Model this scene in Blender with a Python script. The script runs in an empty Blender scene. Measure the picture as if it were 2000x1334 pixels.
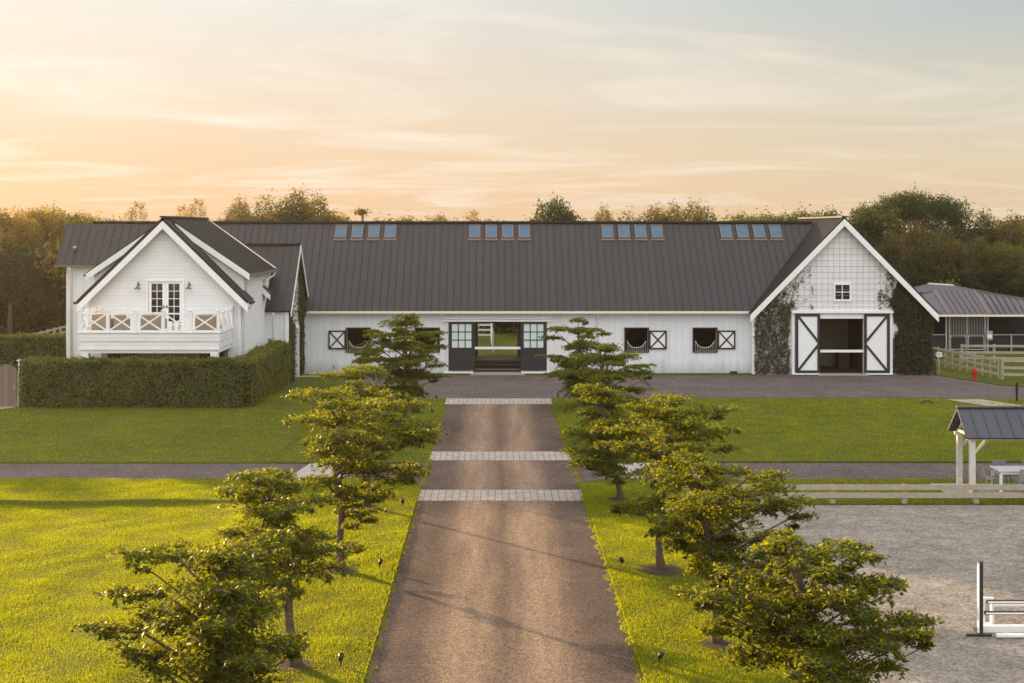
import bpy, math, random
import numpy as np
from mathutils import Vector, Matrix

R = math.radians
C = bpy.context.scene.collection
sc = bpy.context.scene

# ------------------------------------------------------------------ camera
CAM_H = 9.0
F = 2600.0           # focal length in photo pixels (2000 wide)
cam_d = bpy.data.cameras.new("camera")
cam = bpy.data.objects.new("camera", cam_d)
C.objects.link(cam)
cam.location = (0, 0, CAM_H)
cam.rotation_euler = (R(90), 0, 0)
cam_d.sensor_width = 36.0
cam_d.lens = 36.0 * F / 2000.0
cam_d.shift_x = 0.0165
cam_d.shift_y = -0.1105
cam_d.clip_start = 0.5
cam_d.clip_end = 5000
sc.camera = cam

# ------------------------------------------------------------------ world, sun, exposure
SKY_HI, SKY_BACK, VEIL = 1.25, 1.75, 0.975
SUN_EL, SUN_AZ = 8.0, -43.0       # azimuth from +Y towards +X
w = bpy.data.worlds.new("World")
sc.world = w
w.use_nodes = True
nt = w.node_tree
nt.nodes.clear()
def N(t, tree=None, **kw):
    n = (tree or nt).nodes.new(t)
    for k, v in kw.items():
        setattr(n, k, v)
    return n
L = nt.links.new
out = N('ShaderNodeOutputWorld')
bg = N('ShaderNodeBackground')
bg.inputs[1].default_value = 0.15
sky = N('ShaderNodeTexSky', sky_type='NISHITA')
sky.sun_disc = False
sky.sun_elevation = R(SUN_EL)
sky.sun_rotation = R(SUN_AZ)
sky.air_density = 1.3
sky.dust_density = 3.0
sky.ozone_density = 1.0
tc = N('ShaderNodeTexCoord')
sep = N('ShaderNodeSeparateXYZ')
L(tc.outputs['Generated'], sep.inputs[0])
# hand-set sky veil to even out the light: pale over the whole sky, warm near the horizon and towards the sun
SUN_H = Vector((math.sin(R(SUN_AZ)), math.cos(R(SUN_AZ)), 0.10)).normalized()
def math_n(op, a, b=None, clamp=False):
    n = N('ShaderNodeMath', operation=op); n.use_clamp = clamp
    for k, v in ((0, a), (1, b)):
        if v is None: continue
        if isinstance(v, (int, float)): n.inputs[k].default_value = v
        else: L(v, n.inputs[k])
    return n.outputs[0]
def mixc(f, a, b, blend='MIX'):
    n = N('ShaderNodeMix', data_type='RGBA', blend_type=blend)
    n.clamp_result = False
    for k, v in ((0, f), (6, a), (7, b)):
        if isinstance(v, (int, float)): n.inputs[k].default_value = v
        elif isinstance(v, tuple): n.inputs[k].default_value = (*v, 1)
        else: L(v, n.inputs[k])
    return n.outputs[2]
def ramp(src, stops):
    n = N('ShaderNodeValToRGB'); L(src, n.inputs[0]); e = n.color_ramp.elements
    while len(e) < len(stops): e.new(.5)
    for k, (p, c) in enumerate(stops): e[k].position = p; e[k].color = (*c, 1) if isinstance(c, tuple) else (c, c, c, 1)
    return n.outputs[0]
ez = math_n('MAXIMUM', sep.outputs[2], 0.0)
away = ramp(ez, [(0, (.84, .61, .38)), (.05, (.80, .67, .48)), (.10, (.68, .665, .56)), (.165, (.50, .57, .58)), (.30, (.62, .74, .88)), (.60, (1, 1, 1))])
near_ = ramp(ez, [(0, (.96, .62, .36)), (.05, (.95, .70, .47)), (.10, (.95, .81, .66)), (.165, (.93, .88, .80)), (.30, (.80, .84, .88)), (.60, (1, 1, 1))])
dp = N('ShaderNodeVectorMath', operation='DOT_PRODUCT'); L(tc.outputs['Generated'], dp.inputs[0]); dp.inputs[1].default_value = SUN_H
gl = N('ShaderNodeMapRange'); gl.interpolation_type = 'SMOOTHSTEP'; L(dp.outputs['Value'], gl.inputs[0]); gl.inputs[1].default_value = .38; gl.inputs[2].default_value = .96
veil = mixc(gl.outputs[0], away, near_)
# streaks of cirrus: a flat layer seen at a slant, so the direction is divided by its height
za = math_n('ADD', ez, 0.075)
dx = math_n('DIVIDE', sep.outputs[0], za); dy = math_n('DIVIDE', sep.outputs[1], za)
cv = N('ShaderNodeCombineXYZ'); L(dx, cv.inputs[0]); L(dy, cv.inputs[1])
def cirrus(loc, rot, scale, lo, hi, dist=.7, rough=.5):
    mp = N('ShaderNodeMapping'); L(cv.outputs[0], mp.inputs[0]); mp.inputs['Scale'].default_value = scale
    mp.inputs['Rotation'].default_value = (0, 0, R(rot)); mp.inputs['Location'].default_value = loc
    nz = N('ShaderNodeTexNoise'); L(mp.outputs[0], nz.inputs[0]); nz.inputs['Detail'].default_value = 8; nz.inputs['Roughness'].default_value = rough
    nz.inputs['Distortion'].default_value = dist; nz.inputs['Scale'].default_value = 1
    return ramp(nz.outputs[0], [(lo, 0.0), (hi, 1.0)])
c1 = cirrus((2.3, .9, 0), 16, (.50, .72, 1), .47, .74, 1.6, .54)
c2 = cirrus((7.1, 3.3, 0), 10, (.30, 1.0, 1), .48, .74, 1.0, .52)
low = ramp(ez, [(0, 1.0), (.13, .9), (.25, .25)])
veil = mixc(math_n('MULTIPLY', math_n('MULTIPLY', c1, low), .85), veil, mixc(gl.outputs[0], (.98, .84, .68), (1.08, 1.0, .88)))
veil = mixc(math_n('MULTIPLY', math_n('MULTIPLY', c2, low), .32), veil, mixc(gl.outputs[0], (.74, .60, .48), (.93, .66, .45)))
# added fill for the shaded walls: brighter, bluer sky overhead and behind the camera
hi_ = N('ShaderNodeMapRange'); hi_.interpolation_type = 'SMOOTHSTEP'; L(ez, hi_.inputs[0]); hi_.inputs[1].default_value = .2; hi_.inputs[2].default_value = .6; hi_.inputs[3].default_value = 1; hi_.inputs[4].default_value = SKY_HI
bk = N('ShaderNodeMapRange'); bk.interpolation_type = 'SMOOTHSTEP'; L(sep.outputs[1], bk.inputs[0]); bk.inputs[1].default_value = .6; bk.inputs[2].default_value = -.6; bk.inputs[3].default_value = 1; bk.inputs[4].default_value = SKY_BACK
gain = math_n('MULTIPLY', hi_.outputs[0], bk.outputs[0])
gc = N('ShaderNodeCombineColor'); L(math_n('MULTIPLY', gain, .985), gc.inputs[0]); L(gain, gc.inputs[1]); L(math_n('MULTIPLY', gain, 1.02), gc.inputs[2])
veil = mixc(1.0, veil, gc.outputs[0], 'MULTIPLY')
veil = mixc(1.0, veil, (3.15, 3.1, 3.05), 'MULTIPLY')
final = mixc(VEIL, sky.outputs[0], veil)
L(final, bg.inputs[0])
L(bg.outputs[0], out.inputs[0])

sun_d = bpy.data.lights.new("sun", 'SUN')
sun = bpy.data.objects.new("sun", sun_d)
C.objects.link(sun)
sun_d.energy = 5.0
sun_d.color = (1.0, 0.70, 0.36)
sun_d.angle = R(0.6)
sdir = Vector((math.sin(R(SUN_AZ)) * math.cos(R(SUN_EL)), math.cos(R(SUN_AZ)) * math.cos(R(SUN_EL)), math.sin(R(SUN_EL))))
sun.rotation_euler = sdir.to_track_quat('Z', 'Y').to_euler()
sun.location = sdir * 300

vs = sc.view_settings
vs.view_transform = 'Standard'
vs.look = 'None'
vs.gamma = 1.0
vs.exposure = 1.05
sc.cycles.use_adaptive_sampling = True
sc.cycles.max_bounces = 6
sc.cycles.transparent_max_bounces = 8
sc.cycles.use_denoising = True
sc.cycles.sample_clamp_indirect = 4

# ------------------------------------------------------------------ helpers
def PX(px, Y): return (px - 967.0) * Y / F
def PZ(py, Y): return CAM_H - (py - 446.0) * Y / F
def PD(py, z=0.0): return (CAM_H - z) * F / (py - 446.0)

def tag(o, label=None, cat=None, group=None, kind=None):
    if label: o['label'] = label
    if cat: o['category'] = cat
    if group: o['group'] = group
    if kind: o['kind'] = kind
    return o

def empty(name, loc=(0, 0, 0), label=None, cat=None, group=None):
    o = bpy.data.objects.new(name, None)
    o.empty_display_size = 0.3
    o.location = loc
    C.objects.link(o)
    return tag(o, label, cat, group)

def wloc(o):
    v = Vector((0, 0, 0))
    while o is not None:
        v += o.location
        o = o.parent
    return v

def np_mesh(name, verts, faces, mats, parent=None, loc=None, smooth=False, matidx=None):
    """verts Nx3 in world coordinates, faces MxK array."""
    verts = np.asarray(verts, dtype=np.float32)
    faces = np.asarray(faces, dtype=np.int32)
    org = wloc(parent) if parent is not None else Vector(loc or (0, 0, 0))
    verts = verts - np.array(org, dtype=np.float32)
    me = bpy.data.meshes.new(name)
    k = faces.shape[1]
    me.vertices.add(len(verts)); me.vertices.foreach_set('co', verts.ravel())
    me.loops.add(faces.size); me.loops.foreach_set('vertex_index', faces.ravel())
    me.polygons.add(len(faces)); me.polygons.foreach_set('loop_start', np.arange(0, faces.size, k, dtype=np.int32))
    if matidx is not None: me.polygons.foreach_set('material_index', np.asarray(matidx, dtype=np.int32))
    me.update(calc_edges=True)
    me.validate()
    for m in (mats if isinstance(mats, (list, tuple)) else [mats]): me.materials.append(m)
    if smooth: me.polygons.foreach_set('use_smooth', np.ones(len(faces), dtype=bool))
    o = bpy.data.objects.new(name, me)
    if parent is not None: o.parent = parent
    elif loc is not None: o.location = loc
    C.objects.link(o)
    return o

class MB:
    def __init__(s): s.v = []; s.f = []
    def add(s, vs_, fs_):
        b = len(s.v)
        s.v += [tuple(p) for p in vs_]
        s.f += [tuple(b + i for i in f) for f in fs_]
        return s
    def box(s, x0, x1, y0, y1, z0, z1):
        return s.add([(x0,y0,z0),(x1,y0,z0),(x1,y1,z0),(x0,y1,z0),(x0,y0,z1),(x1,y0,z1),(x1,y1,z1),(x0,y1,z1)],
              [(0,3,2,1),(4,5,6,7),(0,1,5,4),(1,2,6,5),(2,3,7,6),(3,0,4,7)])
    def hexa(s, p):   # 8 points, bottom 4 ccw then top 4
        return s.add(p, [(0,3,2,1),(4,5,6,7),(0,1,5,4),(1,2,6,5),(2,3,7,6),(3,0,4,7)])
    def bar(s, a, b, wd, ht, up=(0,0,1)):
        a = Vector(a); b = Vector(b); d = (b - a)
        if d.length < 1e-6: return s
        d.normalize(); up = Vector(up)
        if abs(d.dot(up)) > 0.98: up = Vector((0,1,0))
        sd = d.cross(up).normalized(); u = sd.cross(d).normalized()
        p = []
        for q in (a, b):
            for i, j in ((-1,-1),(1,-1),(1,1),(-1,1)): p.append(q + sd*i*wd/2 + u*j*ht/2)
        return s.add(p, [(0,1,2,3),(7,6,5,4),(0,4,5,1),(1,5,6,2),(2,6,7,3),(3,7,4,0)])
    def tube(s, pts, rad, n=8, cap=True):
        pts = [Vector(p) for p in pts]
        if not isinstance(rad, (list, tuple)): rad = [rad]*len(pts)
        b = len(s.v)
        prev = None
        for i, p in enumerate(pts):
            d = (pts[min(i+1, len(pts)-1)] - pts[max(i-1, 0)]).normalized()
            if prev is None:
                ref = Vector((1,0,0)) if abs(d.x) < 0.8 else Vector((0,1,0))
                u = d.cross(ref).normalized()
            else:
                u = (prev - d*prev.dot(d)).normalized()
            prev = u
            v = d.cross(u)
            for k in range(n):
                a = 2*math.pi*k/n
                s.v.append(tuple(p + (u*math.cos(a) + v*math.sin(a))*rad[i]))
        for i in range(len(pts)-1):
            for k in range(n):
                k2 = (k+1) % n
                s.f.append((b+i*n+k, b+i*n+k2, b+(i+1)*n+k2, b+(i+1)*n+k))
        if cap:
            s.f.append(tuple(b+k for k in reversed(range(n))))
            s.f.append(tuple(b+(len(pts)-1)*n+k for k in range(n)))
        return s
    def lathe(s, c, prof, n=14):
        pts = [(c[0], c[1], c[2]+z) for r, z in prof]
        b = len(s.v)
        for (r, z) in prof:
            for k in range(n):
                a = 2*math.pi*k/n
                s.v.append((c[0]+r*math.cos(a), c[1]+r*math.sin(a), c[2]+z))
        for i in range(len(prof)-1):
            for k in range(n):
                k2 = (k+1) % n
                s.f.append((b+i*n+k, b+i*n+k2, b+(i+1)*n+k2, b+(i+1)*n+k))
        s.f.append(tuple(b+k for k in reversed(range(n))))
        s.f.append(tuple(b+(len(prof)-1)*n+k for k in range(n)))
        return s
    def build(s, name, mat, parent=None, loc=None, smooth=False, bevel=0):
        org = wloc(parent) if parent is not None else Vector(loc or (0,0,0))
        me = bpy.data.meshes.new(name)
        me.from_pydata([(x-org.x, y-org.y, z-org.z) for x, y, z in s.v], [], s.f)
        me.update()
        for m in (mat if isinstance(mat, (list, tuple)) else [mat]): me.materials.append(m)
        if smooth:
            for p in me.polygons: p.use_smooth = True
        o = bpy.data.objects.new(name, me)
        if parent is not None: o.parent = parent
        elif loc is not None: o.location = loc
        C.objects.link(o)
        if bevel:
            m = o.modifiers.new('bevel', 'BEVEL'); m.width = bevel; m.segments = 2; m.limit_method = 'ANGLE'
        return o

def copy_tree(o, parent=None):
    c = o.copy()
    C.objects.link(c)
    if parent is not None: c.parent = parent
    for ch in list(o.children): copy_tree(ch, c)
    return c

# ------------------------------------------------------------------ materials
def mat(name, col, rough=0.7, metal=0.0, spec=0.4, var=0.0, vscale=3.0, bump=0.0, bscale=30.0, trans=0.0):
    m = bpy.data.materials.new(name); m.use_nodes = True
    t = m.node_tree; b = t.nodes['Principled BSDF']
    b.inputs['Base Color'].default_value = (*col, 1); b.inputs['Roughness'].default_value = rough
    b.inputs['Metallic'].default_value = metal; b.inputs['Specular IOR Level'].default_value = spec
    tcn = N('ShaderNodeTexCoord', t)
    if var:
        n = N('ShaderNodeTexNoise', t); n.inputs['Scale'].default_value = vscale; n.inputs['Detail'].default_value = 6
        n.inputs['Roughness'].default_value = 0.65
        t.links.new(tcn.outputs['Object'], n.inputs[0])
        r = N('ShaderNodeMapRange', t); t.links.new(n.outputs[0], r.inputs[0])
        r.inputs[1].default_value = 0.3; r.inputs[2].default_value = 0.7
        r.inputs[3].default_value = 1 - var; r.inputs[4].default_value = 1 + var
        mx = N('ShaderNodeMix', t, data_type='RGBA', blend_type='MULTIPLY'); mx.inputs[0].default_value = 1
        mx.inputs[6].default_value = (*col, 1); t.links.new(r.outputs[0], mx.inputs[7])
        t.links.new(mx.outputs[2], b.inputs['Base Color'])
    if bump:
        n2 = N('ShaderNodeTexNoise', t); n2.inputs['Scale'].default_value = bscale; n2.inputs['Detail'].default_value = 5
        t.links.new(tcn.outputs['Object'], n2.inputs[0])
        bp = N('ShaderNodeBump', t); bp.inputs['Strength'].default_value = bump; bp.inputs['Distance'].default_value = 0.03
        t.links.new(n2.outputs[0], bp.inputs['Height']); t.links.new(bp.outputs[0], b.inputs['Normal'])
    return m

def boards(name, col, axis, step, gap=0.06, lap=True, depth=0.02, var=0.05, rough=0.6, dark=0.55, splash=False):
    """painted boards: axis 2 = lap siding (courses by height), axis 0/1 = vertical boards"""
    m = mat(name, col, rough)
    t = m.node_tree; b = t.nodes['Principled BSDF']
    tcn = N('ShaderNodeTexCoord', t); sp = N('ShaderNodeSeparateXYZ', t); t.links.new(tcn.outputs['Object'], sp.inputs[0])
    if axis == 3:
        ad = N('ShaderNodeMath', t, operation='ADD'); t.links.new(sp.outputs[0], ad.inputs[0]); t.links.new(sp.outputs[1], ad.inputs[1]); src = ad.outputs[0]
    else: src = sp.outputs[axis]
    dv = N('ShaderNodeMath', t, operation='DIVIDE'); t.links.new(src, dv.inputs[0]); dv.inputs[1].default_value = step
    fr = N('ShaderNodeMath', t, operation='FRACT'); t.links.new(dv.outputs[0], fr.inputs[0])
    fl = N('ShaderNodeMath', t, operation='FLOOR'); t.links.new(dv.outputs[0], fl.inputs[0])
    wn = N('ShaderNodeTexWhiteNoise', t, noise_dimensions='1D'); t.links.new(fl.outputs[0], wn.inputs['W'])
    lt = N('ShaderNodeMath', t, operation='LESS_THAN'); t.links.new(fr.outputs[0], lt.inputs[0]); lt.inputs[1].default_value = gap
    # colour: gap line darker, each board a little different, weather streaks
    ns = N('ShaderNodeTexNoise', t); ns.inputs['Scale'].default_value = 0.9; ns.inputs['Detail'].default_value = 7; ns.inputs['Roughness'].default_value = 0.7
    t.links.new(tcn.outputs['Object'], ns.inputs[0])
    a1 = N('ShaderNodeMapRange', t); t.links.new(wn.outputs['Value'], a1.inputs[0]); a1.inputs[3].default_value = 1-var; a1.inputs[4].default_value = 1
    a2 = N('ShaderNodeMapRange', t); t.links.new(ns.outputs[0], a2.inputs[0]); a2.inputs[1].default_value = .3; a2.inputs[2].default_value = .7; a2.inputs[3].default_value = 0.9; a2.inputs[4].default_value = 1.02
    mu = N('ShaderNodeMath', t, operation='MULTIPLY'); t.links.new(a1.outputs[0], mu.inputs[0]); t.links.new(a2.outputs[0], mu.inputs[1])
    g = N('ShaderNodeMapRange', t); t.links.new(lt.outputs[0], g.inputs[0]); g.inputs[3].default_value = 1; g.inputs[4].default_value = dark
    mu2 = N('ShaderNodeMath', t, operation='MULTIPLY'); t.links.new(mu.outputs[0], mu2.inputs[0]); t.links.new(g.outputs[0], mu2.inputs[1])
    if splash:
        mps = N('ShaderNodeMapping', t); t.links.new(tcn.outputs['Object'], mps.inputs[0]); mps.inputs['Scale'].default_value = (2.2, 2.2, .35)
        sn = N('ShaderNodeTexNoise', t); sn.inputs['Scale'].default_value = 1; sn.inputs['Detail'].default_value = 6; t.links.new(mps.outputs[0], sn.inputs[0])
        hh = N('ShaderNodeMath', t, operation='MULTIPLY_ADD'); t.links.new(sn.outputs[0], hh.inputs[0]); hh.inputs[1].default_value = -1.1; t.links.new(sp.outputs[2], hh.inputs[2])
        dr = N('ShaderNodeMapRange', t); t.links.new(hh.outputs[0], dr.inputs[0]); dr.inputs[1].default_value = -.6; dr.inputs[2].default_value = .25; dr.inputs[3].default_value = .62; dr.inputs[4].default_value = 1
        m9 = N('ShaderNodeMath', t, operation='MULTIPLY'); t.links.new(mu2.outputs[0], m9.inputs[0]); t.links.new(dr.outputs[0], m9.inputs[1]); mu2 = m9
    mx = N('ShaderNodeMix', t, data_type='RGBA', blend_type='MULTIPLY'); mx.inputs[0].default_value = 1
    mx.inputs[6].default_value = (*col, 1); t.links.new(mu2.outputs[0], mx.inputs[7]); t.links.new(mx.outputs[2], b.inputs['Base Color'])
    bp = N('ShaderNodeBump', t); bp.inputs['Strength'].default_value = 0.8; bp.inputs['Distance'].default_value = depth
    inv = N('ShaderNodeMath', t, operation='SUBTRACT'); inv.inputs[0].default_value = 1
    t.links.new((fr if lap else lt).outputs[0], inv.inputs[1])
    t.links.new(inv.outputs[0], bp.inputs['Height']); t.links.new(bp.outputs[0], b.inputs['Normal'])
    return m

def leafmat(name, col, tcol, tmix=0.45, rough=0.5, spec=0.35, var=0.35, patch=0):
    m = bpy.data.materials.new(name); m.use_nodes = True
    t = m.node_tree; b = t.nodes['Principled BSDF']; o = t.nodes['Material Output']
    b.inputs['Roughness'].default_value = rough; b.inputs['Specular IOR Level'].default_value = spec
    g = N('ShaderNodeNewGeometry', t)
    r = N('ShaderNodeMapRange', t); t.links.new(g.outputs['Random Per Island'], r.inputs[0]); r.inputs[3].default_value = 1-var; r.inputs[4].default_value = 1+var
    rs = r.outputs[0]
    if patch:
        pa = N('ShaderNodeTexNoise', t); pa.inputs['Scale'].default_value = .9; pa.inputs['Detail'].default_value = 5; pa.inputs['Roughness'].default_value = .65; t.links.new(g.outputs['Position'], pa.inputs[0])
        pr_ = N('ShaderNodeMapRange', t); t.links.new(pa.outputs[0], pr_.inputs[0]); pr_.inputs[1].default_value = .3; pr_.inputs[2].default_value = .7; pr_.inputs[3].default_value = 1-patch; pr_.inputs[4].default_value = 1+patch
        pm = N('ShaderNodeMath', t, operation='MULTIPLY'); t.links.new(rs, pm.inputs[0]); t.links.new(pr_.outputs[0], pm.inputs[1]); rs = pm.outputs[0]
    def mult(c):
        mx = N('ShaderNodeMix', t, data_type='RGBA', blend_type='MULTIPLY'); mx.inputs[0].default_value = 1
        mx.inputs[6].default_value = (*c, 1); t.links.new(rs, mx.inputs[7]); return mx
    t.links.new(mult(col).outputs[2], b.inputs['Base Color'])
    tr = N('ShaderNodeBsdfTranslucent', t); t.links.new(mult(tcol).outputs[2], tr.inputs[0])
    ms = N('ShaderNodeMixShader', t); ms.inputs[0].default_value = tmix
    t.links.new(b.outputs[0], ms.inputs[1]); t.links.new(tr.outputs[0], ms.inputs[2]); t.links.new(ms.outputs[0], o.inputs[0])
    return m

def ground_mat(name, cols, scales, rough=0.95, bump=0.5, bscale=40, tracks=None, dist=0.03, speck=None, stripes=None):
    """cols: two base colours mixed by a broad noise; speck = (scale, dark, light) stones; tracks=(centre x, half spacing) worn lighter bands"""
    m = bpy.data.materials.new(name); m.use_nodes = True
    t = m.node_tree; b = t.nodes['Principled BSDF']; ln = t.links.new
    b.inputs['Roughness'].default_value = rough; b.inputs['Specular IOR Level'].default_value = 0.15
    g = N('ShaderNodeNewGeometry', t)
    pos = g.outputs['Position']
    n1 = N('ShaderNodeTexNoise', t); n1.inputs['Scale'].default_value = scales[0]; n1.inputs['Detail'].default_value = 8; n1.inputs['Roughness'].default_value = .62; ln(pos, n1.inputs[0])
    mp1 = N('ShaderNodeMapRange', t); ln(n1.outputs[0], mp1.inputs[0]); mp1.inputs[1].default_value = .35; mp1.inputs[2].default_value = .65
    mx = N('ShaderNodeMix', t, data_type='RGBA'); ln(mp1.outputs[0], mx.inputs[0]); mx.inputs[6].default_value = (*cols[0], 1); mx.inputs[7].default_value = (*cols[1], 1)
    cur = mx.outputs[2]
    if tracks:
        sp = N('ShaderNodeSeparateXYZ', t); ln(pos, sp.inputs[0])
        nw = N('ShaderNodeTexNoise', t); nw.inputs['Scale'].default_value = .12; ln(pos, nw.inputs[0])
        s1 = N('ShaderNodeMath', t, operation='SUBTRACT'); ln(sp.outputs[0], s1.inputs[0]); s1.inputs[1].default_value = tracks[0]
        ad = N('ShaderNodeMath', t, operation='MULTIPLY_ADD'); ln(nw.outputs[0], ad.inputs[0]); ad.inputs[1].default_value = .5; ln(s1.outputs[0], ad.inputs[2])
        ab = N('ShaderNodeMath', t, operation='ABSOLUTE'); ln(ad.outputs[0], ab.inputs[0])
        s2 = N('ShaderNodeMath', t, operation='SUBTRACT'); ln(ab.outputs[0], s2.inputs[0]); s2.inputs[1].default_value = tracks[1]
        ab2 = N('ShaderNodeMath', t, operation='ABSOLUTE'); ln(s2.outputs[0], ab2.inputs[0])
        mr = N('ShaderNodeMapRange', t); mr.interpolation_type = 'SMOOTHSTEP'; ln(ab2.outputs[0], mr.inputs[0]); mr.inputs[1].default_value = .1; mr.inputs[2].default_value = 1.15; mr.inputs[3].default_value = 1; mr.inputs[4].default_value = 0
        # streaky along the direction of travel
        mpp = N('ShaderNodeMapping', t); ln(pos, mpp.inputs[0]); mpp.inputs['Scale'].default_value = (2.6, .22, 1)
        ns = N('ShaderNodeTexNoise', t); ns.inputs['Scale'].default_value = 1; ns.inputs['Detail'].default_value = 5; ln(mpp.outputs[0], ns.inputs[0])
        mm = N('ShaderNodeMath', t, operation='MULTIPLY'); ln(mr.outputs[0], mm.inputs[0]); ln(ns.outputs[0], mm.inputs[1])
        m2 = N('ShaderNodeMath', t, operation='MULTIPLY'); ln(mm.outputs[0], m2.inputs[0]); m2.inputs[1].default_value = 1.5; m2.use_clamp = True
        m2.inputs[1].default_value = 1.35
        mt = N('ShaderNodeMix', t, data_type='RGBA'); ln(m2.outputs[0], mt.inputs[0]); ln(cur, mt.inputs[6]); mt.inputs[7].default_value = (*tracks[2], 1)
        cur = mt.outputs[2]
    vo = None
    if speck:
        vo = N('ShaderNodeTexVoronoi', t); vo.inputs['Scale'].default_value = speck[0]; ln(pos, vo.inputs['Vector'])
        sc_ = N('ShaderNodeSeparateColor', t); ln(vo.outputs['Color'], sc_.inputs[0])
        mr2 = N('ShaderNodeMapRange', t); ln(sc_.outputs[0], mr2.inputs[0]); mr2.inputs[3].default_value = speck[1]; mr2.inputs[4].default_value = speck[2]
        mu = N('ShaderNodeMix', t, data_type='RGBA', blend_type='MULTIPLY'); mu.inputs[0].default_value = 1; ln(cur, mu.inputs[6]); ln(mr2.outputs[0], mu.inputs[7]); cur = mu.outputs[2]
    n3 = N('ShaderNodeTexNoise', t); n3.inputs['Scale'].default_value = scales[1]; n3.inputs['Detail'].default_value = 8; n3.inputs['Roughness'].default_value = .7; ln(pos, n3.inputs[0])
    mr3 = N('ShaderNodeMapRange', t); ln(n3.outputs[0], mr3.inputs[0]); mr3.inputs[1].default_value = .3; mr3.inputs[2].default_value = .7; mr3.inputs[3].default_value = .78; mr3.inputs[4].default_value = 1.22
    mu3 = N('ShaderNodeMix', t, data_type='RGBA', blend_type='MULTIPLY'); mu3.inputs[0].default_value = 1; ln(cur, mu3.inputs[6]); ln(mr3.outputs[0], mu3.inputs[7]); cur = mu3.outputs[2]
    ln(cur, b.inputs['Base Color'])
    bn = N('ShaderNodeTexNoise', t); bn.inputs['Scale'].default_value = bscale; bn.inputs['Detail'].default_value = 6; bn.inputs['Roughness'].default_value = .7; ln(pos, bn.inputs[0])
    bp = N('ShaderNodeBump', t); bp.inputs['Strength'].default_value = bump; bp.inputs['Distance'].default_value = dist
    ln(bn.outputs[0], bp.inputs['Height']); ln(bp.outputs[0], b.inputs['Normal'])
    return m

M = {}
M['lap'] = boards('white_lap_siding', (.80, .79, .78), 2, 0.19, gap=.06, dark=.80, depth=.007, splash=True)
M['lap_end'] = M['lap']
M['vert'] = boards('white_vertical_boards', (.78, .785, .79), 3, 0.42, gap=.05, lap=False, depth=.012, var=.05, dark=.84, splash=True)
M['white'] = mat('white_paint', (.82, .81, .79), .5, var=.05, vscale=2)
M['cream'] = mat('cream_gutter', (.78, .70, .58), .4)
M['roof'] = mat('brown_metal_roof', (.025, .021, .022), .5, metal=.1, var=.14, vscale=.6)
M['roof_seam'] = boards('brown_seamed_metal', (.027, .023, .025), 0, .46, gap=.13, lap=False, depth=.01, var=.16, rough=.5, dark=.62)  # darker seam lines paint the shade beside the ribs into the colour
M['roof2'] = mat('slate_metal_roof', (.06, .062, .075), .5, metal=.2, var=.12, vscale=1.2)
M['roof3'] = mat('grey_metal_roof', (.095, .078, .085), .4, metal=.3, var=.1, vscale=1)
M['dark'] = mat('black_door_paint', (.028, .024, .028), .45, var=.1)
M['darkframe'] = mat('dark_brown_frame', (.035, .022, .022), .5, var=.15)
M['interior'] = mat('dark_stable_timber', (.07, .042, .028), .7, var=.35, vscale=3)
M['intwall'] = mat('tan_inner_wall', (.28, .22, .17), .8, var=.15)
M['tan'] = mat('tan_stucco', (.42, .34, .26), .8, var=.1)
M['glass'] = mat('window_glass', (.012, .011, .012), .06, spec=.6)
M['frost'] = mat('pale_frosted_glass', (.62, .70, .68), .12, spec=.5, var=.06, vscale=2)
M['skyglass'] = mat('skylight_glass', (.025, .09, .15), .12, spec=.6, var=.2, vscale=1.5)
M['flash'] = mat('skylight_frame', (.16, .12, .10), .45)
M['bark'] = mat('bark', (.12, .085, .055), .9, var=.35, vscale=14, bump=.8, bscale=40)
M['bark_pale'] = mat('pale_bark', (.20, .16, .12), .9, var=.3, vscale=8)
M['wood'] = mat('weathered_fence_wood', (.37, .31, .23), .85, var=.14, vscale=5, bump=.4, bscale=25)
M['gatewood'] = boards('gate_planks', (.22, .16, .13), 0, .12, gap=.08, lap=False, var=.25, dark=.4)
M['whitewood'] = mat('white_washed_timber', (.62, .58, .52), .8, var=.16, vscale=5)
M['paver'] = None
M['concrete'] = mat('concrete', (.34, .30, .27), .9, var=.12, vscale=4, bump=.3)
M['red'] = mat('red_hydrant_paint', (.42, .02, .015), .4)
M['steel'] = mat('galvanised_steel', (.42, .40, .39), .45, metal=.4)
M['black'] = mat('black_metal', (.012, .011, .011), .45)
M['wicker'] = mat('tan_wicker', (.27, .20, .14), .8, var=.25, vscale=25, bump=.5, bscale=60)
M['cushion'] = mat('pale_cushion', (.62, .57, .52), .9, var=.06)
M['cushion_or'] = mat('amber_cushion', (.62, .33, .12), .9, var=.08)
M['mulch'] = mat('dark_mulch', (.05, .03, .022), 1.0, var=.5, vscale=25, bump=1, bscale=40)
M['greyplastic'] = mat('grey_chair', (.30, .29, .28), .6)
M['copper'] = mat('copper_lamp', (.20, .13, .09), .45, metal=.6)
M['screen'] = mat('dark_screen_mesh', (.03, .026, .024), .9)
M['plank'] = mat('brown_rubber_floor', (.15, .085, .05), .8, var=.3)
M['band'] = mat('pale_floor_band', (.55, .42, .30), .8)

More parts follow.
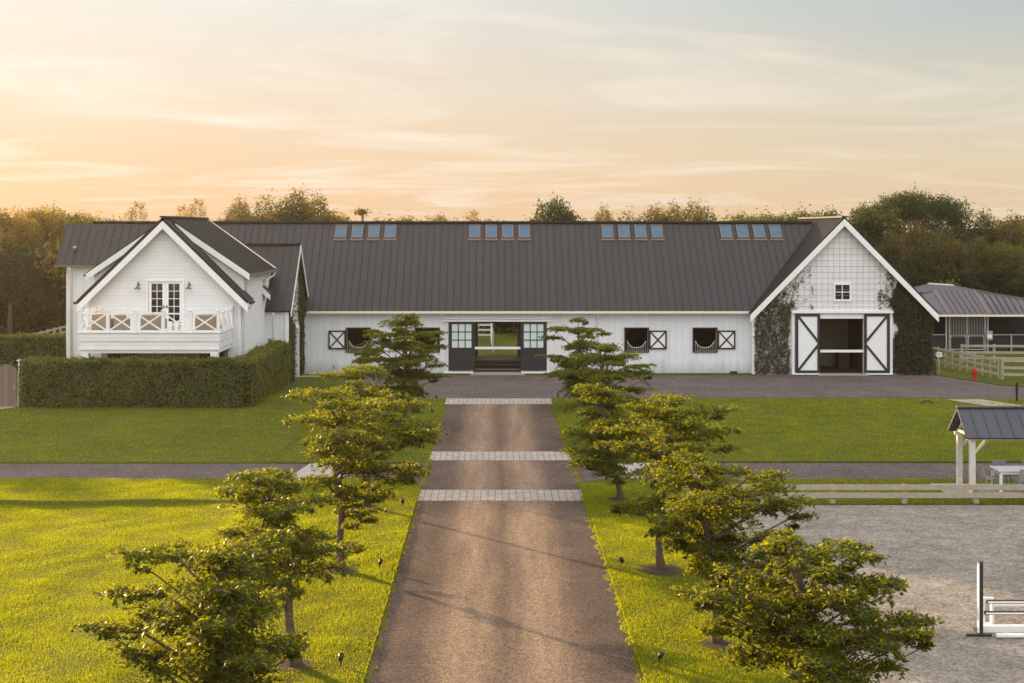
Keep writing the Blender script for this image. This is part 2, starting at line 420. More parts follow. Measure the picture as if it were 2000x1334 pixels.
M['gravel'] = ground_mat('grey_gravel', [(.082, .064, .060), (.115, .090, .083)], (.5, 9), bump=.9, bscale=26, speck=(30, .35, 1.9))
M['drive'] = ground_mat('worn_gravel_drive', [(.078, .054, .043), (.116, .078, .058)], (.45, 9), bump=.6, bscale=48, speck=(42, .40, 1.75), tracks=(.45, .85, (.29, .19, .125)))
M['arena'] = ground_mat('arena_footing', [(.23, .197, .165), (.31, .268, .228)], (.55, 2.2), bump=1.0, bscale=10, dist=.08, speck=(20, .62, 1.35))
M['soil'] = ground_mat('soil', [(.05, .04, .025), (.07, .06, .03)], (.3, 8))
M['lawn'] = ground_mat('lawn_turf', [(.066, .078, .006), (.100, .106, .010)], (.22, 6), bump=1.0, bscale=22, dist=.06, speck=(45, .7, 1.3))
M['grass'] = leafmat('grass_blade', (.090, .106, .004), (.66, .68, .003), .5, rough=.55, spec=.2, var=.4, patch=.22)

def paver_mat():
    m = mat('pale_pavers', (.45, .40, .37), .9); t = m.node_tree; b = t.nodes['Principled BSDF']; ln = t.links.new
    g = N('ShaderNodeNewGeometry', t)
    br = N('ShaderNodeTexBrick', t); ln(g.outputs['Position'], br.inputs[0])
    br.inputs['Color1'].default_value = (.41, .345, .30, 1); br.inputs['Color2'].default_value = (.35, .29, .25, 1); br.inputs['Mortar'].default_value = (.17, .14, .12, 1)
    br.inputs['Scale'].default_value = 1; br.inputs['Mortar Size'].default_value = .018; br.inputs['Brick Width'].default_value = .24; br.inputs['Row Height'].default_value = .24
    br.inputs['Mortar Smooth'].default_value = .3
    br.offset = 0.0
    n = N('ShaderNodeTexNoise', t); n.inputs['Scale'].default_value = 3; n.inputs['Detail'].default_value = 7; ln(g.outputs['Position'], n.inputs[0])
    mr = N('ShaderNodeMapRange', t); ln(n.outputs[0], mr.inputs[0]); mr.inputs[1].default_value = .3; mr.inputs[2].default_value = .7; mr.inputs[3].default_value = .72; mr.inputs[4].default_value = 1.15
    mx = N('ShaderNodeMix', t, data_type='RGBA', blend_type='MULTIPLY'); mx.inputs[0].default_value = 1; ln(br.outputs[0], mx.inputs[6]); ln(mr.outputs[0], mx.inputs[7]); ln(mx.outputs[2], b.inputs['Base Color'])
    return m
M['paver'] = paver_mat()

LF = {
 'olive': leafmat('olive_tree_leaf', (.015, .026, .003), (.58, .58, .008), .32, rough=.45, spec=.25),
 'hedge': leafmat('hedge_leaf', (.066, .080, .012), (.40, .40, .02), .32, rough=.4, spec=.4),
 'vine': leafmat('vine_leaf', (.048, .046, .018), (.12, .13, .02), .25, rough=.55),
 'vine_dry': leafmat('dry_vine_leaf', (.092, .082, .042), (.14, .12, .06), .25, rough=.7),
 'far_gold': leafmat('golden_far_leaf', (.15, .115, .035), (.55, .36, .06), .45, rough=.7, spec=.15),
 'far_green': leafmat('green_far_leaf', (.07, .075, .02), (.30, .26, .03), .4, rough=.6, spec=.2),
 'far_dark': leafmat('dark_far_leaf', (.030, .045, .012), (.12, .13, .03), .35, rough=.6, spec=.2),
 'far_brown': leafmat('brown_far_leaf', (.085, .070, .030), (.34, .26, .06), .4, rough=.8, spec=.1),
}

# ------------------------------------------------------------------ the ground
def poly_slab(mb, pts, z1, z0):
    n = len(pts)
    v = [(x, y, z1) for x, y in pts] + [(x, y, z0) for x, y in pts]
    f = [tuple(range(n))]
    for i in range(n): f.append((i, n+i, n+(i+1) % n, (i+1) % n))
    return mb.add(v, f)

DL, DR = -2.61, 2.98
LY0, LY1 = 48.0, 51.4            # cross lane
FY0, FY1 = 70.7, 82.0            # forecourt
g = MB(); g.add([(-1500, -60, -.5), (1500, -60, -.5), (1500, 3000, -.5), (-1500, 3000, -.5)], [(0, 1, 2, 3)])
tag(g.build('ground', M['soil']), kind='structure')

def sheet(name, rects, m, z):
    b = MB()
    for r_ in rects:
        if len(r_) == 4 and not isinstance(r_[0], tuple):
            x0, x1, y0, y1 = r_; b.add([(x0, y0, z), (x1, y0, z), (x1, y1, z), (x0, y1, z)], [(0, 1, 2, 3)])
        else: b.add([(x, y, z) for x, y in r_], [tuple(range(len(r_)))])
    return tag(b.build(name, m), kind='structure')
sheet('driveway', [(DL-.3, DR+.3, -20, FY0)], M['drive'], -.048)
sheet('lane', [(-60, 60, LY0-2.2, LY1+1)], M['gravel'], -.052)
sheet('forecourt', [(-8.5, 60, FY0-1, FY1+.6)], M['gravel'], -.044)
sheet('arena_ground', [(5.8, 80, -20, 43.8)], M['arena'], -.040)
pv = MB()
for y0, y1 in ((44.2, 46.0), (51.9, 53.9), (68.4, 70.75)): pv.box(DL+.02, DR-.02, y0, y1, -.08, -.034)
tag(pv.build('paver_bands', M['paver']), kind='structure')
cp = MB()
cp.add([(-7.55, 48.05, -.036), (-5.4, 48.05, -.036), (-5.4, 51.3, -.036), (-7.1, 51.3, -.036)], [(0, 1, 2, 3)])
cp.add([(4.85, 48.05, -.036), (6.7, 48.05, -.036), (6.9, 51.3, -.036), (4.6, 51.3, -.036)], [(0, 1, 2, 3)])
tag(cp.build('pale_paving', M['concrete']), kind='structure')

def fil(cx, cy, r, a0, a1, n=6):
    return [(cx + r*math.cos(R(a0+(a1-a0)*i/n)), cy + r*math.sin(R(a0+(a1-a0)*i/n))) for i in range(n+1)]
lw = MB()
# near right verge, strip by the arena fence
poly_slab(lw, [(DR, -20), (6.15, -20), (6.15, 43.5), (60, 43.5), (60, 47.9)] + [(6, 47.85)] + fil(DR+1.6, 46.4, 1.6, 90, 180), 0, -.1)
# upper left lawn and hedge yard
poly_slab(lw, [] + fil(DL-1.5, LY1+1.3, 1.5, -90, 0) + [(DL, 70.4)] + fil(DL-.6, 70.1, .6, 0, 90) + [(-8.2, 70.7), (-8.4, 71.2), (-8.4, LY1-.2)], 0, -.1)
# upper right lawn
poly_slab(lw, fil(DR+1.5, LY1+1.5, 1.5, 180, 270) + [(60, LY1-.2), (60, 66.5), (24.2, 70.5)] + [(23.9, 70.8), (DR+.6, 70.8)] + fil(DR+.6, 70.2, .6, 90, 180), 0, -.1)
# the strip along the stable wall, beyond, and the paddock side
poly_slab(lw, [(-8.4, 82.0), (-1.45, 82.0), (-1.45, 82.9), (-8.4, 82.9)], .01, -.1)
poly_slab(lw, [(1.75, 82.0), (16.2, 82.0), (16.2, 82.9), (1.75, 82.9)], .01, -.1)
poly_slab(lw, [(27.0, 82.3), (29.1, 76.6), (31.5, 74.6), (90, 74.6), (90, 92), (27.0, 92)], 0, -.1)
poly_slab(lw, [(-200, 93.7), (200, 93.7), (260, 400), (-260, 400)], 0, -.1)
poly_slab(lw, [(-120, 82.2), (-27, 82.2), (-27, 93.7), (-120, 93.7)], 0, -.1)
tag(lw.build('lawn', M['lawn']), kind='structure')
# near left lawn with the low bank across it
def hbank(x, y):
    s = np.clip((44.1 - y)/.2, 0, 1); s = s*s*(3-2*s)
    e = np.clip((-7.6 - x)/3.0, 0, 1)
    return -.13*s*e + .035*np.sin(x*.9+y*.4)*np.sin(y*.55-x*.2)*np.clip((DL-.4-x)/2, 0, 1)
xs = np.unique(np.concatenate([np.arange(-40, -2.7, .4), [DL]])); ys = np.concatenate([np.arange(-12, 43, .5), np.arange(43, 45, .1), np.arange(45, 47.2, .4), [47.9]])
Xg, Yg = np.meshgrid(xs, ys)
Yg = np.where((Yg > 46) & (Xg > DL-1.6), 46 + (Yg-46)*(np.sqrt(np.clip(1-((Xg-(DL-1.6))/1.6)**2, 0, 1))*1.6+.3)/1.9, Yg)
V = np.stack([Xg, Yg, hbank(Xg, Yg)], -1).reshape(-1, 3)
nx, ny = len(xs), len(ys)
idx = np.arange(nx*ny).reshape(ny, nx)
Fq = np.stack([idx[:-1, :-1], idx[:-1, 1:], idx[1:, 1:], idx[1:, :-1]], -1).reshape(-1, 4)
# skirt on the drive side
sk = [( *V[idx[j, -1]][:2], -.1) for j in range(ny)]
V = np.vstack([V, np.array(sk)])
b0 = nx*ny
Fs = np.array([[idx[j, -1], b0+j, b0+j+1, idx[j+1, -1]] for j in range(ny-1)])
tag(np_mesh('lawn', V, np.vstack([Fq, Fs]), M['lawn'], smooth=False), kind='structure')

# the yard in front of the house rises a little towards the hedge
def sst(v, a, b):
    t = np.clip((v-a)/(b-a), 0, 1); return t*t*(3-2*t)
def yard(x, y): return .30*sst(y, 56, 64)*sst(-x, 8.4, 11.4)*(1-sst(y, 69, 76.3))
xs = np.arange(-60, -8.39, .43); xs[-1] = -8.4; ys = np.linspace(LY1-.2, 82.2, 76)
Xg, Yg = np.meshgrid(xs, ys); V = np.stack([Xg, Yg, yard(Xg, Yg)], -1).reshape(-1, 3)
nx, ny = len(xs), len(ys); idx = np.arange(nx*ny).reshape(ny, nx)
Fq = np.stack([idx[:-1, :-1], idx[:-1, 1:], idx[1:, 1:], idx[1:, :-1]], -1).reshape(-1, 4)
V = np.vstack([V, V[idx[0]]*[1, 1, 0]+[0, 0, -.1], V[idx[:, -1]]*[1, 1, 0]+[0, 0, -.1]])
F1 = np.array([[i, nx*ny+i, nx*ny+i+1, i+1] for i in range(nx-1)]); b0 = nx*ny+nx
F2 = np.array([[idx[j, -1], b0+j, b0+j+1, idx[j+1, -1]] for j in range(ny-1)])
tag(np_mesh('lawn', V, np.vstack([Fq, F1, F2]), M['lawn'], smooth=False), kind='structure')

# grass blades on the near lawns: nobody could count them
rng = np.random.default_rng(5)
def blades(n, x0, x1, y0, y1, h0, h1, wd, zf, ragged=0):
    x = rng.uniform(x0, x1, n); y = rng.uniform(y0, y1, n)
    if ragged:      # turf creeping over the gravel by an uneven amount
        cr_ = np.clip(.5+.4*np.sin(y*3.1+np.sin(y*1.3)*2)+.35*np.sin(y*9.7+np.sin(y*4.1)), 0, 1.3)
        x = (DL if ragged < 0 else DR) - ragged*rng.uniform(-.3, 1, n)*cr_*.16*1.0
    z = zf(x, y); h = rng.uniform(h0, h1, n); a = rng.uniform(0, 2*np.pi, n)
    # patchy height
    h *= .75 + .35*np.sin(x*2.1+np.sin(y*1.3)*2)*np.sin(y*1.7+np.sin(x*.8)*2)
    ln_ = rng.uniform(.1, .9, n)*h; b = rng.uniform(0, 2*np.pi, n)
    p0 = np.stack([x-np.cos(a)*wd/2, y-np.sin(a)*wd/2, z-.01], -1)
    p1 = np.stack([x+np.cos(a)*wd/2, y+np.sin(a)*wd/2, z-.01], -1)
    p2 = np.stack([x+np.cos(b)*ln_, y+np.sin(b)*ln_, z+h], -1)
    return np.stack([p0, p1, p2], 1).reshape(-1, 3)
flat = lambda x, y: np.zeros_like(x)
parts = [blades(560000, -17.5, DL, 25, 46.5, .03, .065, .012, hbank),
         blades(150000, DR, 6.4, 25, 47, .03, .065, .012, flat),
         blades(60000, -27, DL-.3, 46, 47.9, .03, .05, .02, hbank),
         blades(14000, DL-.12, DL+.04, 24, 68, .02, .06, .016, lambda x, y: np.where(x > DL, -.045, 0.0), -1),
         blades(14000, DR-.04, DR+.12, 24, 68, .02, .06, .016, lambda x, y: np.where(x < DR, -.045, 0.0), 1),
         blades(60000, 6, 30, 43.5, 47.9, .03, .05, .02, flat),
         blades(90000, -25, DL, 51.3, 70.5, .03, .06, .028, yard),
         blades(150000, DR, 29, 51.5, 70.3, .03, .06, .028, flat)]
V = np.vstack(parts)
tag(np_mesh('grass', V, np.arange(len(V)).reshape(-1, 3), M['grass']),
    'short sunlit turf blades growing on the lawns beside the driveway', 'grass', kind='stuff')

# ------------------------------------------------------------------ wall / roof builders
def wall(mb, u0, u1, z0, top, thick, mapf, openings=()):
    """top: list of (u,z) polyline. openings: (ua,ub,za,zb). mapf(u, depth, z) -> xyz"""
    def tz(u):
        for (a, za), (b, zb) in zip(top[:-1], top[1:]):
            if a-1e-6 <= u <= b+1e-6: return za + (zb-za)*(u-a)/(b-a)
        return top[-1][1] if u > top[-1][0] else top[0][1]
    zt = max(z for _, z in top)
    zl = sorted(set([z0, zt] + [z for o in openings for z in o[2:]]))
    ul = set([u0, u1] + [u for o in openings for u in o[:2]] + [u for u, _ in top if u0 < u < u1])
    for (a, za), (b, zb) in zip(top[:-1], top[1:]):
        for z in zl:
            if abs(zb-za) > 1e-6 and (z-za)*(z-zb) < 0:
                u = a + (b-a)*(z-za)/(zb-za)
                if u0 < u < u1: ul.add(u)
    ul = sorted(ul)
    solid = {}
    for i in range(len(ul)-1):
        for j in range(len(zl)-1):
            um = (ul[i]+ul[i+1])/2; zm0 = zl[j]; tm = tz(um)
            if tm <= zm0+1e-5: continue
            zm = (zl[j]+min(zl[j+1], tm))/2
            if any(o[0] < um < o[1] and o[2] < zm < o[3] for o in openings): continue
            solid[(i, j)] = 1
    for (i, j) in solid:
        a, b = ul[i], ul[i+1]
        za0, za1 = min(zl[j], tz(a)), min(zl[j+1], tz(a)); zb0, zb1 = min(zl[j], tz(b)), min(zl[j+1], tz(b))
        P = [(a, za0), (b, zb0), (b, zb1), (a, za1)]
        q = [mapf(u, 0, z) for u, z in P] + [mapf(u, thick, z) for u, z in P]
        fs = [(0, 1, 2, 3), (7, 6, 5, 4)]
        if (i, j-1) not in solid: fs.append((0, 4, 5, 1))
        if (i, j+1) not in solid: fs.append((3, 2, 6, 7))
        if (i-1, j) not in solid: fs.append((0, 3, 7, 4))
        if (i+1, j) not in solid: fs.append((1, 5, 6, 2))
        mb.add(q, fs)
    return mb
front = lambda Y: (lambda u, d, z: (u, Y+d, z))
east = lambda X: (lambda u, d, z: (X-d, u, z))       # faces +x
west = lambda X: (lambda u, d, z: (X+d, u, z))

def roof_plane(mb, e0, e1, r1, r0, thick=.12, step=.46, rib=.035, ribw=.04, ribs=True):
    """eave edge e0->e1, ridge edge r0->r1"""
    e0, e1, r0, r1 = map(Vector, (e0, e1, r0, r1))
    n = (e1-e0).cross(r0-e0).normalized()
    if n.z < 0: n = -n
    dn = n*thick
    top = [e0, e1, r1, r0]; bot = [p-dn for p in top]
    # orientation
    v = top + bot
    mb.add(v, [(0, 1, 2, 3), (7, 6, 5, 4), (0, 4, 5, 1), (1, 5, 6, 2), (2, 6, 7, 3), (3, 7, 4, 0)])
    if ribs:
        Ln = max((e1-e0).length, (r1-r0).length); k = max(2, int(round(Ln/step)))
        for i in range(k+1):
            t = i/k
            a = e0.lerp(e1, t); b = r0.lerp(r1, t)
            mb.bar(a+n*rib/2, b+n*rib/2, ribw, rib, up=n)
    return mb

# ================================================================== STABLE
stable = empty('stable_building', (2, 82.7, 0), 'long white stable with dark metal roof, skylights and an end gable with open barn doors', 'stable')
EZ, EY, RZ, RY = 3.9, 82.3, 9.40, 87.9
SL = (RZ-EZ)/(RY-EY)
WZ = 3.98
stall = [(-9.19, -7.79, 'L'), (-4.93, -3.50, 'L'), (8.10, 9.48, 'R'), (12.34, 13.74, 'R')]
wz0, wz1 = 1.37, 2.77
w_ = MB()
ops = [(-1.35, 1.6, 0.04, 3.21)] + [(a, b, wz0, wz1) for a, b, _ in stall]
wall(w_, -26.1, 15.95, -.1, [(-26.1, WZ), (15.95, WZ)], .18, front(82.7), ops)
w_.build('front_wall', M['vert'], stable)
w_ = MB()
wall(w_, -26.1, 21.0, -.1, [(-26.1, WZ), (21.0, WZ)], .18, front(93.1), [(-1.2, 1.55, 0.0, 3.1)])
wall(w_, 82.9, 93.1, -.1, [(82.9, WZ), (87.9, 9.1), (93.1, WZ)], .18, west(-26.1))
w_.build('rear_wall', M['vert'], stable)
b = MB()
b.box(-25.9, -1.72, 83.0, 93.0, 3.6, 3.66); b.box(1.9, 15.9, 83.0, 93.0, 3.6, 3.66); b.box(-1.72, 1.9, 83.0, 93.0, 3.5, 3.56)
b.box(-1.72, -1.6, 82.95, 93.0, 0, 3.6); b.box(1.82, 1.94, 82.95, 93.0, 0, 3.6)
b.box(-25.9, -1.75, 86.6, 86.7, 0, 3.6); b.box(1.97, 15.9, 86.6, 86.7, 0, 3.6)
for x in (-11, -6.4, 5.5, 10.9): b.box(x-.06, x+.06, 82.95, 86.6, 0, 2.6)
b.box(-1.6, -1.35, 82.95, 83.1, 0, 3.5); b.box(1.6, 1.8, 82.95, 83.1, 0, 3.5)
b.build('stall_partition', M['interior'], stable)
b = MB(); b.box(-1.6, 1.82, 82.8, 93.1, -.08, .02); b.build('aisle_floor', M['plank'], stable)
for k, y in enumerate((84.6, 87.4, 90.6)):
    b = MB(); b.box(-1.58, 1.8, y, y+.55, .02, .03); b.build('floor_band', M['band'], stable)
# main roof
b = MB()
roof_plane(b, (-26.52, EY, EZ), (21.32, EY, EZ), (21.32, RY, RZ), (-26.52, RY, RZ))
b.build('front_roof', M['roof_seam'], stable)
b = MB()
roof_plane(b, (-26.45, 93.5, EZ), (21.4, 93.5, EZ), (21.4, RY, RZ), (-26.45, RY, RZ), ribs=False)
b.build('rear_roof', M['roof'], stable)
b = MB(); b.bar((-26.5, RY, RZ+.03), (20.9, RY, RZ+.03), .34, .10); b.build('ridge_cap', M['roof'], stable)
b = MB(); b.box(-11.6, 15.8, EY-.13, EY-.01, EZ-.16, EZ-.02); b.build('gutter', M['cream'], stable)
b = MB(); b.box(-26.1, 15.8, EY+.02, 82.7, EZ-.16, EZ-.125); b.build('soffit', M['white'], stable)
for x in (-6.15, 6.35):
    b = MB(); b.tube([(x, 82.2, 3.78), (x, 82.35, 3.62), (x, 82.62, 3.35), (x, 82.62, .1)], .045, 8); b.build('downspout', M['white'], stable, smooth=True)
# skylights
def slope_box(mb, x0, x1, t0, t1, n0, n1):
    c = 1/math.sqrt(1+SL*SL); s = SL*c
    def p(x, t, n): return (x, EY+t*c - n*s, EZ+t*s + n*c)
    return mb.hexa([p(x0, t0, n0), p(x1, t0, n0), p(x1, t1, n0), p(x0, t1, n0), p(x0, t0, n1), p(x1, t0, n1), p(x1, t1, n1), p(x0, t1, n1)])
for gx in (654, 916, 1176, 1408):
    for k in range(4):
        xa = (gx + 32.3*k - 967)*86.9/F; xb = xa + .74
        b = MB(); fr = .07
        slope_box(b, xa, xb, 6.30, 6.30+fr, .02, .13); slope_box(b, xa, xb, 7.42, 7.42+fr, .02, .13)
        slope_box(b, xa, xa+fr, 6.30+fr, 7.42, .02, .13); slope_box(b, xb-fr, xb, 6.30+fr, 7.42, .02, .13)
        slope_box(b, xa-.06, xb+.06, 6.12, 6.30, .015, .05)
        so = b.build('skylight', M['flash'], stable)
        b = MB(); slope_box(b, xa+fr, xb-fr, 6.30+fr, 7.42, .03, .10); b.build('skylight_glass', M['skyglass'], so)

# sliding doors with glazed tops
def sliding_door(x0, x1, z0, z1, Y, gx0, gx1, gz0, gz1):
    b = MB(); mu = .05; o = []
    cw = (gx1-gx0-2*mu)/3; ch = (gz1-gz0-2*mu)/3
    for i in range(3):
        for j in range(3):
            o.append((gx0+i*(cw+mu), gx0+i*(cw+mu)+cw, gz0+j*(ch+mu), gz0+j*(ch+mu)+ch))
    wall(b, x0, x1, z0, [(x0, z1), (x1, z1)], .06, front(Y), o)
    b.box(x0, x0+.13, Y-.02, Y, z0, z1); b.box(x1-.13, x1, Y-.02, Y, z0, z1); b.box(x0+.13, x1-.13, Y-.02, Y, gz0-.17, gz0-.02); b.box(x0+.13, x1-.13, Y-.02, Y, z0, z0+.16)
    d = b.build('sliding_door', M['dark'], stable)
    b = MB(); b.box(gx0-.01, gx1+.01, Y+.03, Y+.045, gz0-.01, gz1+.01); b.build('door_glass', M['frost'], d)
sliding_door(-2.87, -1.27, .2, 3.2, 82.55, -2.68, -1.46, 1.60, 3.06)
sliding_door(1.58, 3.18, .2, 3.2, 82.55, 1.78, 3.0, 1.60, 3.06)
b = MB(); b.box(-3.2, 3.45, 82.5, 82.697, 3.22, 3.30); b.box(-3.2, 3.45, 82.58, 82.697, 3.38, 3.46); b.build('door_track', M['white'], stable)
b = MB(); b.box(-3.02, -2.9, 82.62, 82.697, 0, 3.21); b.box(3.22, 3.34, 82.62, 82.697, 0, 3.21); b.box(-3.2, -1.36, 82.56, 82.697, .0, .12); b.box(1.62, 3.45, 82.56, 82.697, .0, .12); b.build('door_trim', M['white'], stable)
b = MB(); b.box(-1.34, 1.6, 82.6, 82.66, 1.5, 1.65); b.build('aisle_bar', M['white'], stable)
b = MB(); b.box(-1.55, 1.85, 81.95, 82.69, -.08, .03); b.build('door_sill', M['concrete'], stable)

def cross_shutter(x0, x1, z0, z1, Y, parent):
    b = MB(); f = .09
    b.box(x0, x1, Y-.05, Y, z0, z0+f); b.box(x0, x1, Y-.05, Y, z1-f, z1); b.box(x0, x0+f, Y-.05, Y, z0+f, z1-f); b.box(x1-f, x1, Y-.05, Y, z0+f, z1-f)
    b.bar((x0+f*.6, Y-.03, z0+f*.6), (x1-f*.6, Y-.03, z1-f*.6), .04, .085, up=(0, 0, 1)); b.bar((x0+f*.6, Y-.034, z1-f*.6), (x1-f*.6, Y-.034, z0+f*.6), .04, .085)
    s_ = b.build('shutter', M['darkframe'], parent)
    b = MB(); b.box(x0+.02, x1-.02, Y-.02, Y-.001, z0+.02, z1-.02); b.build('shutter_panel', M['white'], s_)
    return s_
for a, c_, side in stall:
    b = MB(); f = .075
    b.box(a-f, c_+f, 82.62, 82.697, wz1, wz1+f); b.box(a-f, c_+f, 82.62, 82.697, wz0-f, wz0); b.box(a-f, a, 82.62, 82.697, wz0, wz1); b.box(c_, c_+f, 82.62, 82.697, wz0, wz1)
    wn = b.build('stall_window', M['darkframe'], stable)
    # curved yoke with bars below it
    b = MB(); cx = (a+c_)/2; hw = (c_-a)/2-.1
    def yz(u): return wz0+.22+.42*min(1, abs(u)/hw)**3
    b.tube([(cx+hw*t, 82.78, yz(hw*t)) for t in [i/8-1 for i in range(17)]], .018, 6)
    for i in range(11):
        u = -hw+.02+(2*hw-.04)*i/10; b.tube([(cx+u, 82.78, wz0), (cx+u, 82.78, yz(u))], .009, 5)
    b.build('yoke_guard', M['cream'], wn, smooth=True)
    if side == 'L': cross_shutter(a-f-1.08, a-f-.005, 1.5, 2.66, 82.66, stable)
    else: cross_shutter(c_+f+.005, c_+f+1.1, 1.5, 2.66, 82.66, stable)
for x in (-7.9, ):
    b = MB(); b.tube([(-10.0, 82.64, .35), (-10.0, 82.64, .5)], .05, 8); b.build('wall_tap', M['steel'], stable)
b = MB(); b.box(14.6, 15.0, 82.4, 82.69, 0, .13); b.build('floor_vent', M['black'], stable)

# ---- the end gable of the stable
GX, GZ, GE = 21.44, 9.69, 3.78
GHW = 5.78; GS = (GZ-GE)/GHW
def gtop(x): return GZ - abs(x-GX)*GS - .17
GF = 82.1
w_ = MB()
wall(w_, 15.95, 26.94, -.1, [(15.95, gtop(15.95)), (GX, gtop(GX)), (26.94, gtop(26.94))], .18, front(GF), [(19.99, 22.72, .04, 3.45), (20.97, 21.86, 4.62, 5.52)])
w_.build('gable_wall', M['lap'], stable)
w_ = MB()
wall(w_, 15.95, 26.94, -.1, [(15.95, gtop(15.95)), (GX, gtop(GX)), (26.94, gtop(26.94))], .18, front(93.0), [])
wall(w_, GF+.18, 82.7, -.1, [(GF+.18, 3.95), (82.7, 3.95)], .18, west(15.95))
wall(w_, GF+.18, 93.0, -.1, [(GF+.18, 3.95), (93.0, 3.95)], .18, east(26.94))
w_.build('side_wall', M['vert'], stable)
b = MB()
for sx in (-1, 1):
    roof_plane(b, (GX+sx*GHW, 81.7, GE), (GX+sx*GHW, 93.5, GE), (GX, 93.5, GZ), (GX, 81.7, GZ))
b.build('gable_roof', M['roof'], stable)
b = MB(); b.bar((GX, 81.65, GZ+.02), (GX, 93.5, GZ+.02), .34, .1); b.build('gable_ridge_cap', M['roof'], stable)
for sx in (-1, 1):
    b = MB()
    e = Vector((GX+sx*(GHW+.0), 0, GE-.10)); p = Vector((GX, 0, GZ-.10))
    b.hexa([(e.x, 81.64, e.z-.44), (p.x, 81.64, p.z-.44), (p.x, 81.697, p.z-.44), (e.x, 81.697, e.z-.44), (e.x, 81.64, e.z), (p.x, 81.64, p.z), (p.x, 81.697, p.z), (e.x, 81.697, e.z)])
    b.build('rake_board', M['white'], stable)
b = MB(); b.box(15.86, 15.948, GF-.02, 82.69, -.05, 3.9); b.box(15.86, 16.12, GF-.03, GF-.004, -.05, 3.9); b.build('corner_board', M['white'], stable)
b = MB(); b.box(15.8, 27.0, 86.8, 86.9, 0, 3.6); b.build('inner_wall', M['intwall'], stable)
b = MB(); b.box(19.0, 21.2, 86.7, 86.79, 0, 3.3); b.box(15.96, 16.1, 82.4, 86.7, 0, 3.6); b.box(16, 26.9, 82.35, 86.8, 3.6, 3.66); b.box(23.0, 23.1, 83.6, 86.7, 0, 3.5); b.build('tack_room_panel', M['interior'], stable)
b = MB(); b.box(16, 26.9, 82.3, 86.8, -.08, .02); b.build('barn_floor', M['interior'], stable)
for q in ((19.3, 20.9, 85.6, 86.6, .02, .9), (22.0, 22.7, 85.2, 86.2, .02, 1.2)):
    b = MB(); b.box(*q); b.box(q[0]-.03, q[1]+.03, q[2]-.03, q[3]+.01, q[5]+.001, q[5]+.05); b.build('storage_chest', M['interior'], stable)
b = MB(); b.box(19.8, 23.0, 81.7, 82.09, -.08, .035); b.build('barn_door_sill', M['concrete'], stable)
# window in the gable
b = MB(); f = .1
b.box(20.87, 21.96, 82.04, 82.097, 5.52, 5.66); b.box(20.87, 21.96, 82.02, 82.097, 4.5, 4.62); b.box(20.87, 20.97, 82.04, 82.097, 4.62, 5.52); b.box(21.86, 21.96, 82.04, 82.097, 4.62, 5.52)
b.box(21.39, 21.44, 82.1, 82.15, 4.62, 5.52); b.box(20.97, 21.39, 82.1, 82.15, 5.045, 5.095); b.box(21.44, 21.86, 82.1, 82.15, 5.045, 5.095)
wn = b.build('window', M['white'], stable)
b = MB(); b.box(20.97, 21.86, 82.16, 82.18, 4.62, 5.52); b.build('window_pane', M['glass'], wn)
def barn_door(x0, x1, z0, z1, Y, s_):
    b = MB(); f = .16
    b.box(x0, x1, Y-.06, Y, z0, z0+f); b.box(x0, x1, Y-.06, Y, z1-f, z1); b.box(x0, x0+f, Y-.06, Y, z0+f, z1-f); b.box(x1-f, x1, Y-.06, Y, z0+f, z1-f)
    outer = x0+f*.8 if s_ > 0 else x1-f*.8; inner = x1-f*.8 if s_ > 0 else x0+f*.8; zm = (z0+z1)/2
    b.bar((outer, Y-.035, z1-f*.7), (inner, Y-.035, zm+.12), .045, .14); b.bar((outer, Y-.035, z0+f*.7), (inner, Y-.035, zm-.12), .045, .14)
    d = b.build('barn_door', M['dark'], stable)
    b = MB(); b.box(x0+.03, x1-.03, Y-.02, Y-.001, z0+.03, z1-.03); b.build('door_panel', M['white'], d)
barn_door(18.50, 20.0, .1, 3.74, 81.98, 1)
barn_door(22.72, 24.28, .1, 3.74, 81.98, -1)
b = MB(); b.box(18.25, 24.5, 81.86, 82.097, 3.78, 3.92); b.box(20.0, 22.72, 82.0, 82.096, 3.44, 3.70); b.box(18.3, 18.45, 82.0, 82.097, 0, 3.77); b.box(24.33, 24.48, 82.0, 82.097, 0, 3.77); b.box(18.3, 19.95, 81.9, 82.097, 0, .08); b.box(22.8, 24.48, 81.9, 82.097, 0, .08)
b.build('door_header', M['white'], stable)
b = MB(); b.box(19.95, 22.76, 81.99, 82.05, 1.36, 1.52); b.build('stall_bar', M['white'], stable)
# wire trellis on the gable
b = MB()
x = 16.2
while x < 26.8:
    zt = gtop(x)-.15
    z0_ = 3.95 if 18.2 < x < 24.6 else .1
    if 20.8 < x < 22.0:
        b.box(x-.006, x+.006, 82.05, 82.062, z0_, 4.48); b.box(x-.006, x+.006, 82.05, 82.062, 5.7, zt)
    else: b.box(x-.006, x+.006, 82.05, 82.062, z0_, zt)
    x += .36
z = 4.15
while z < 9.2:
    hw = (GZ-.35-z)/GS-.15
    if hw > .2: b.box(GX-hw, GX+hw, 82.064, 82.074, z-.006, z+.006)
    z += .36
b.build('wire_trellis', M['steel'], stable)

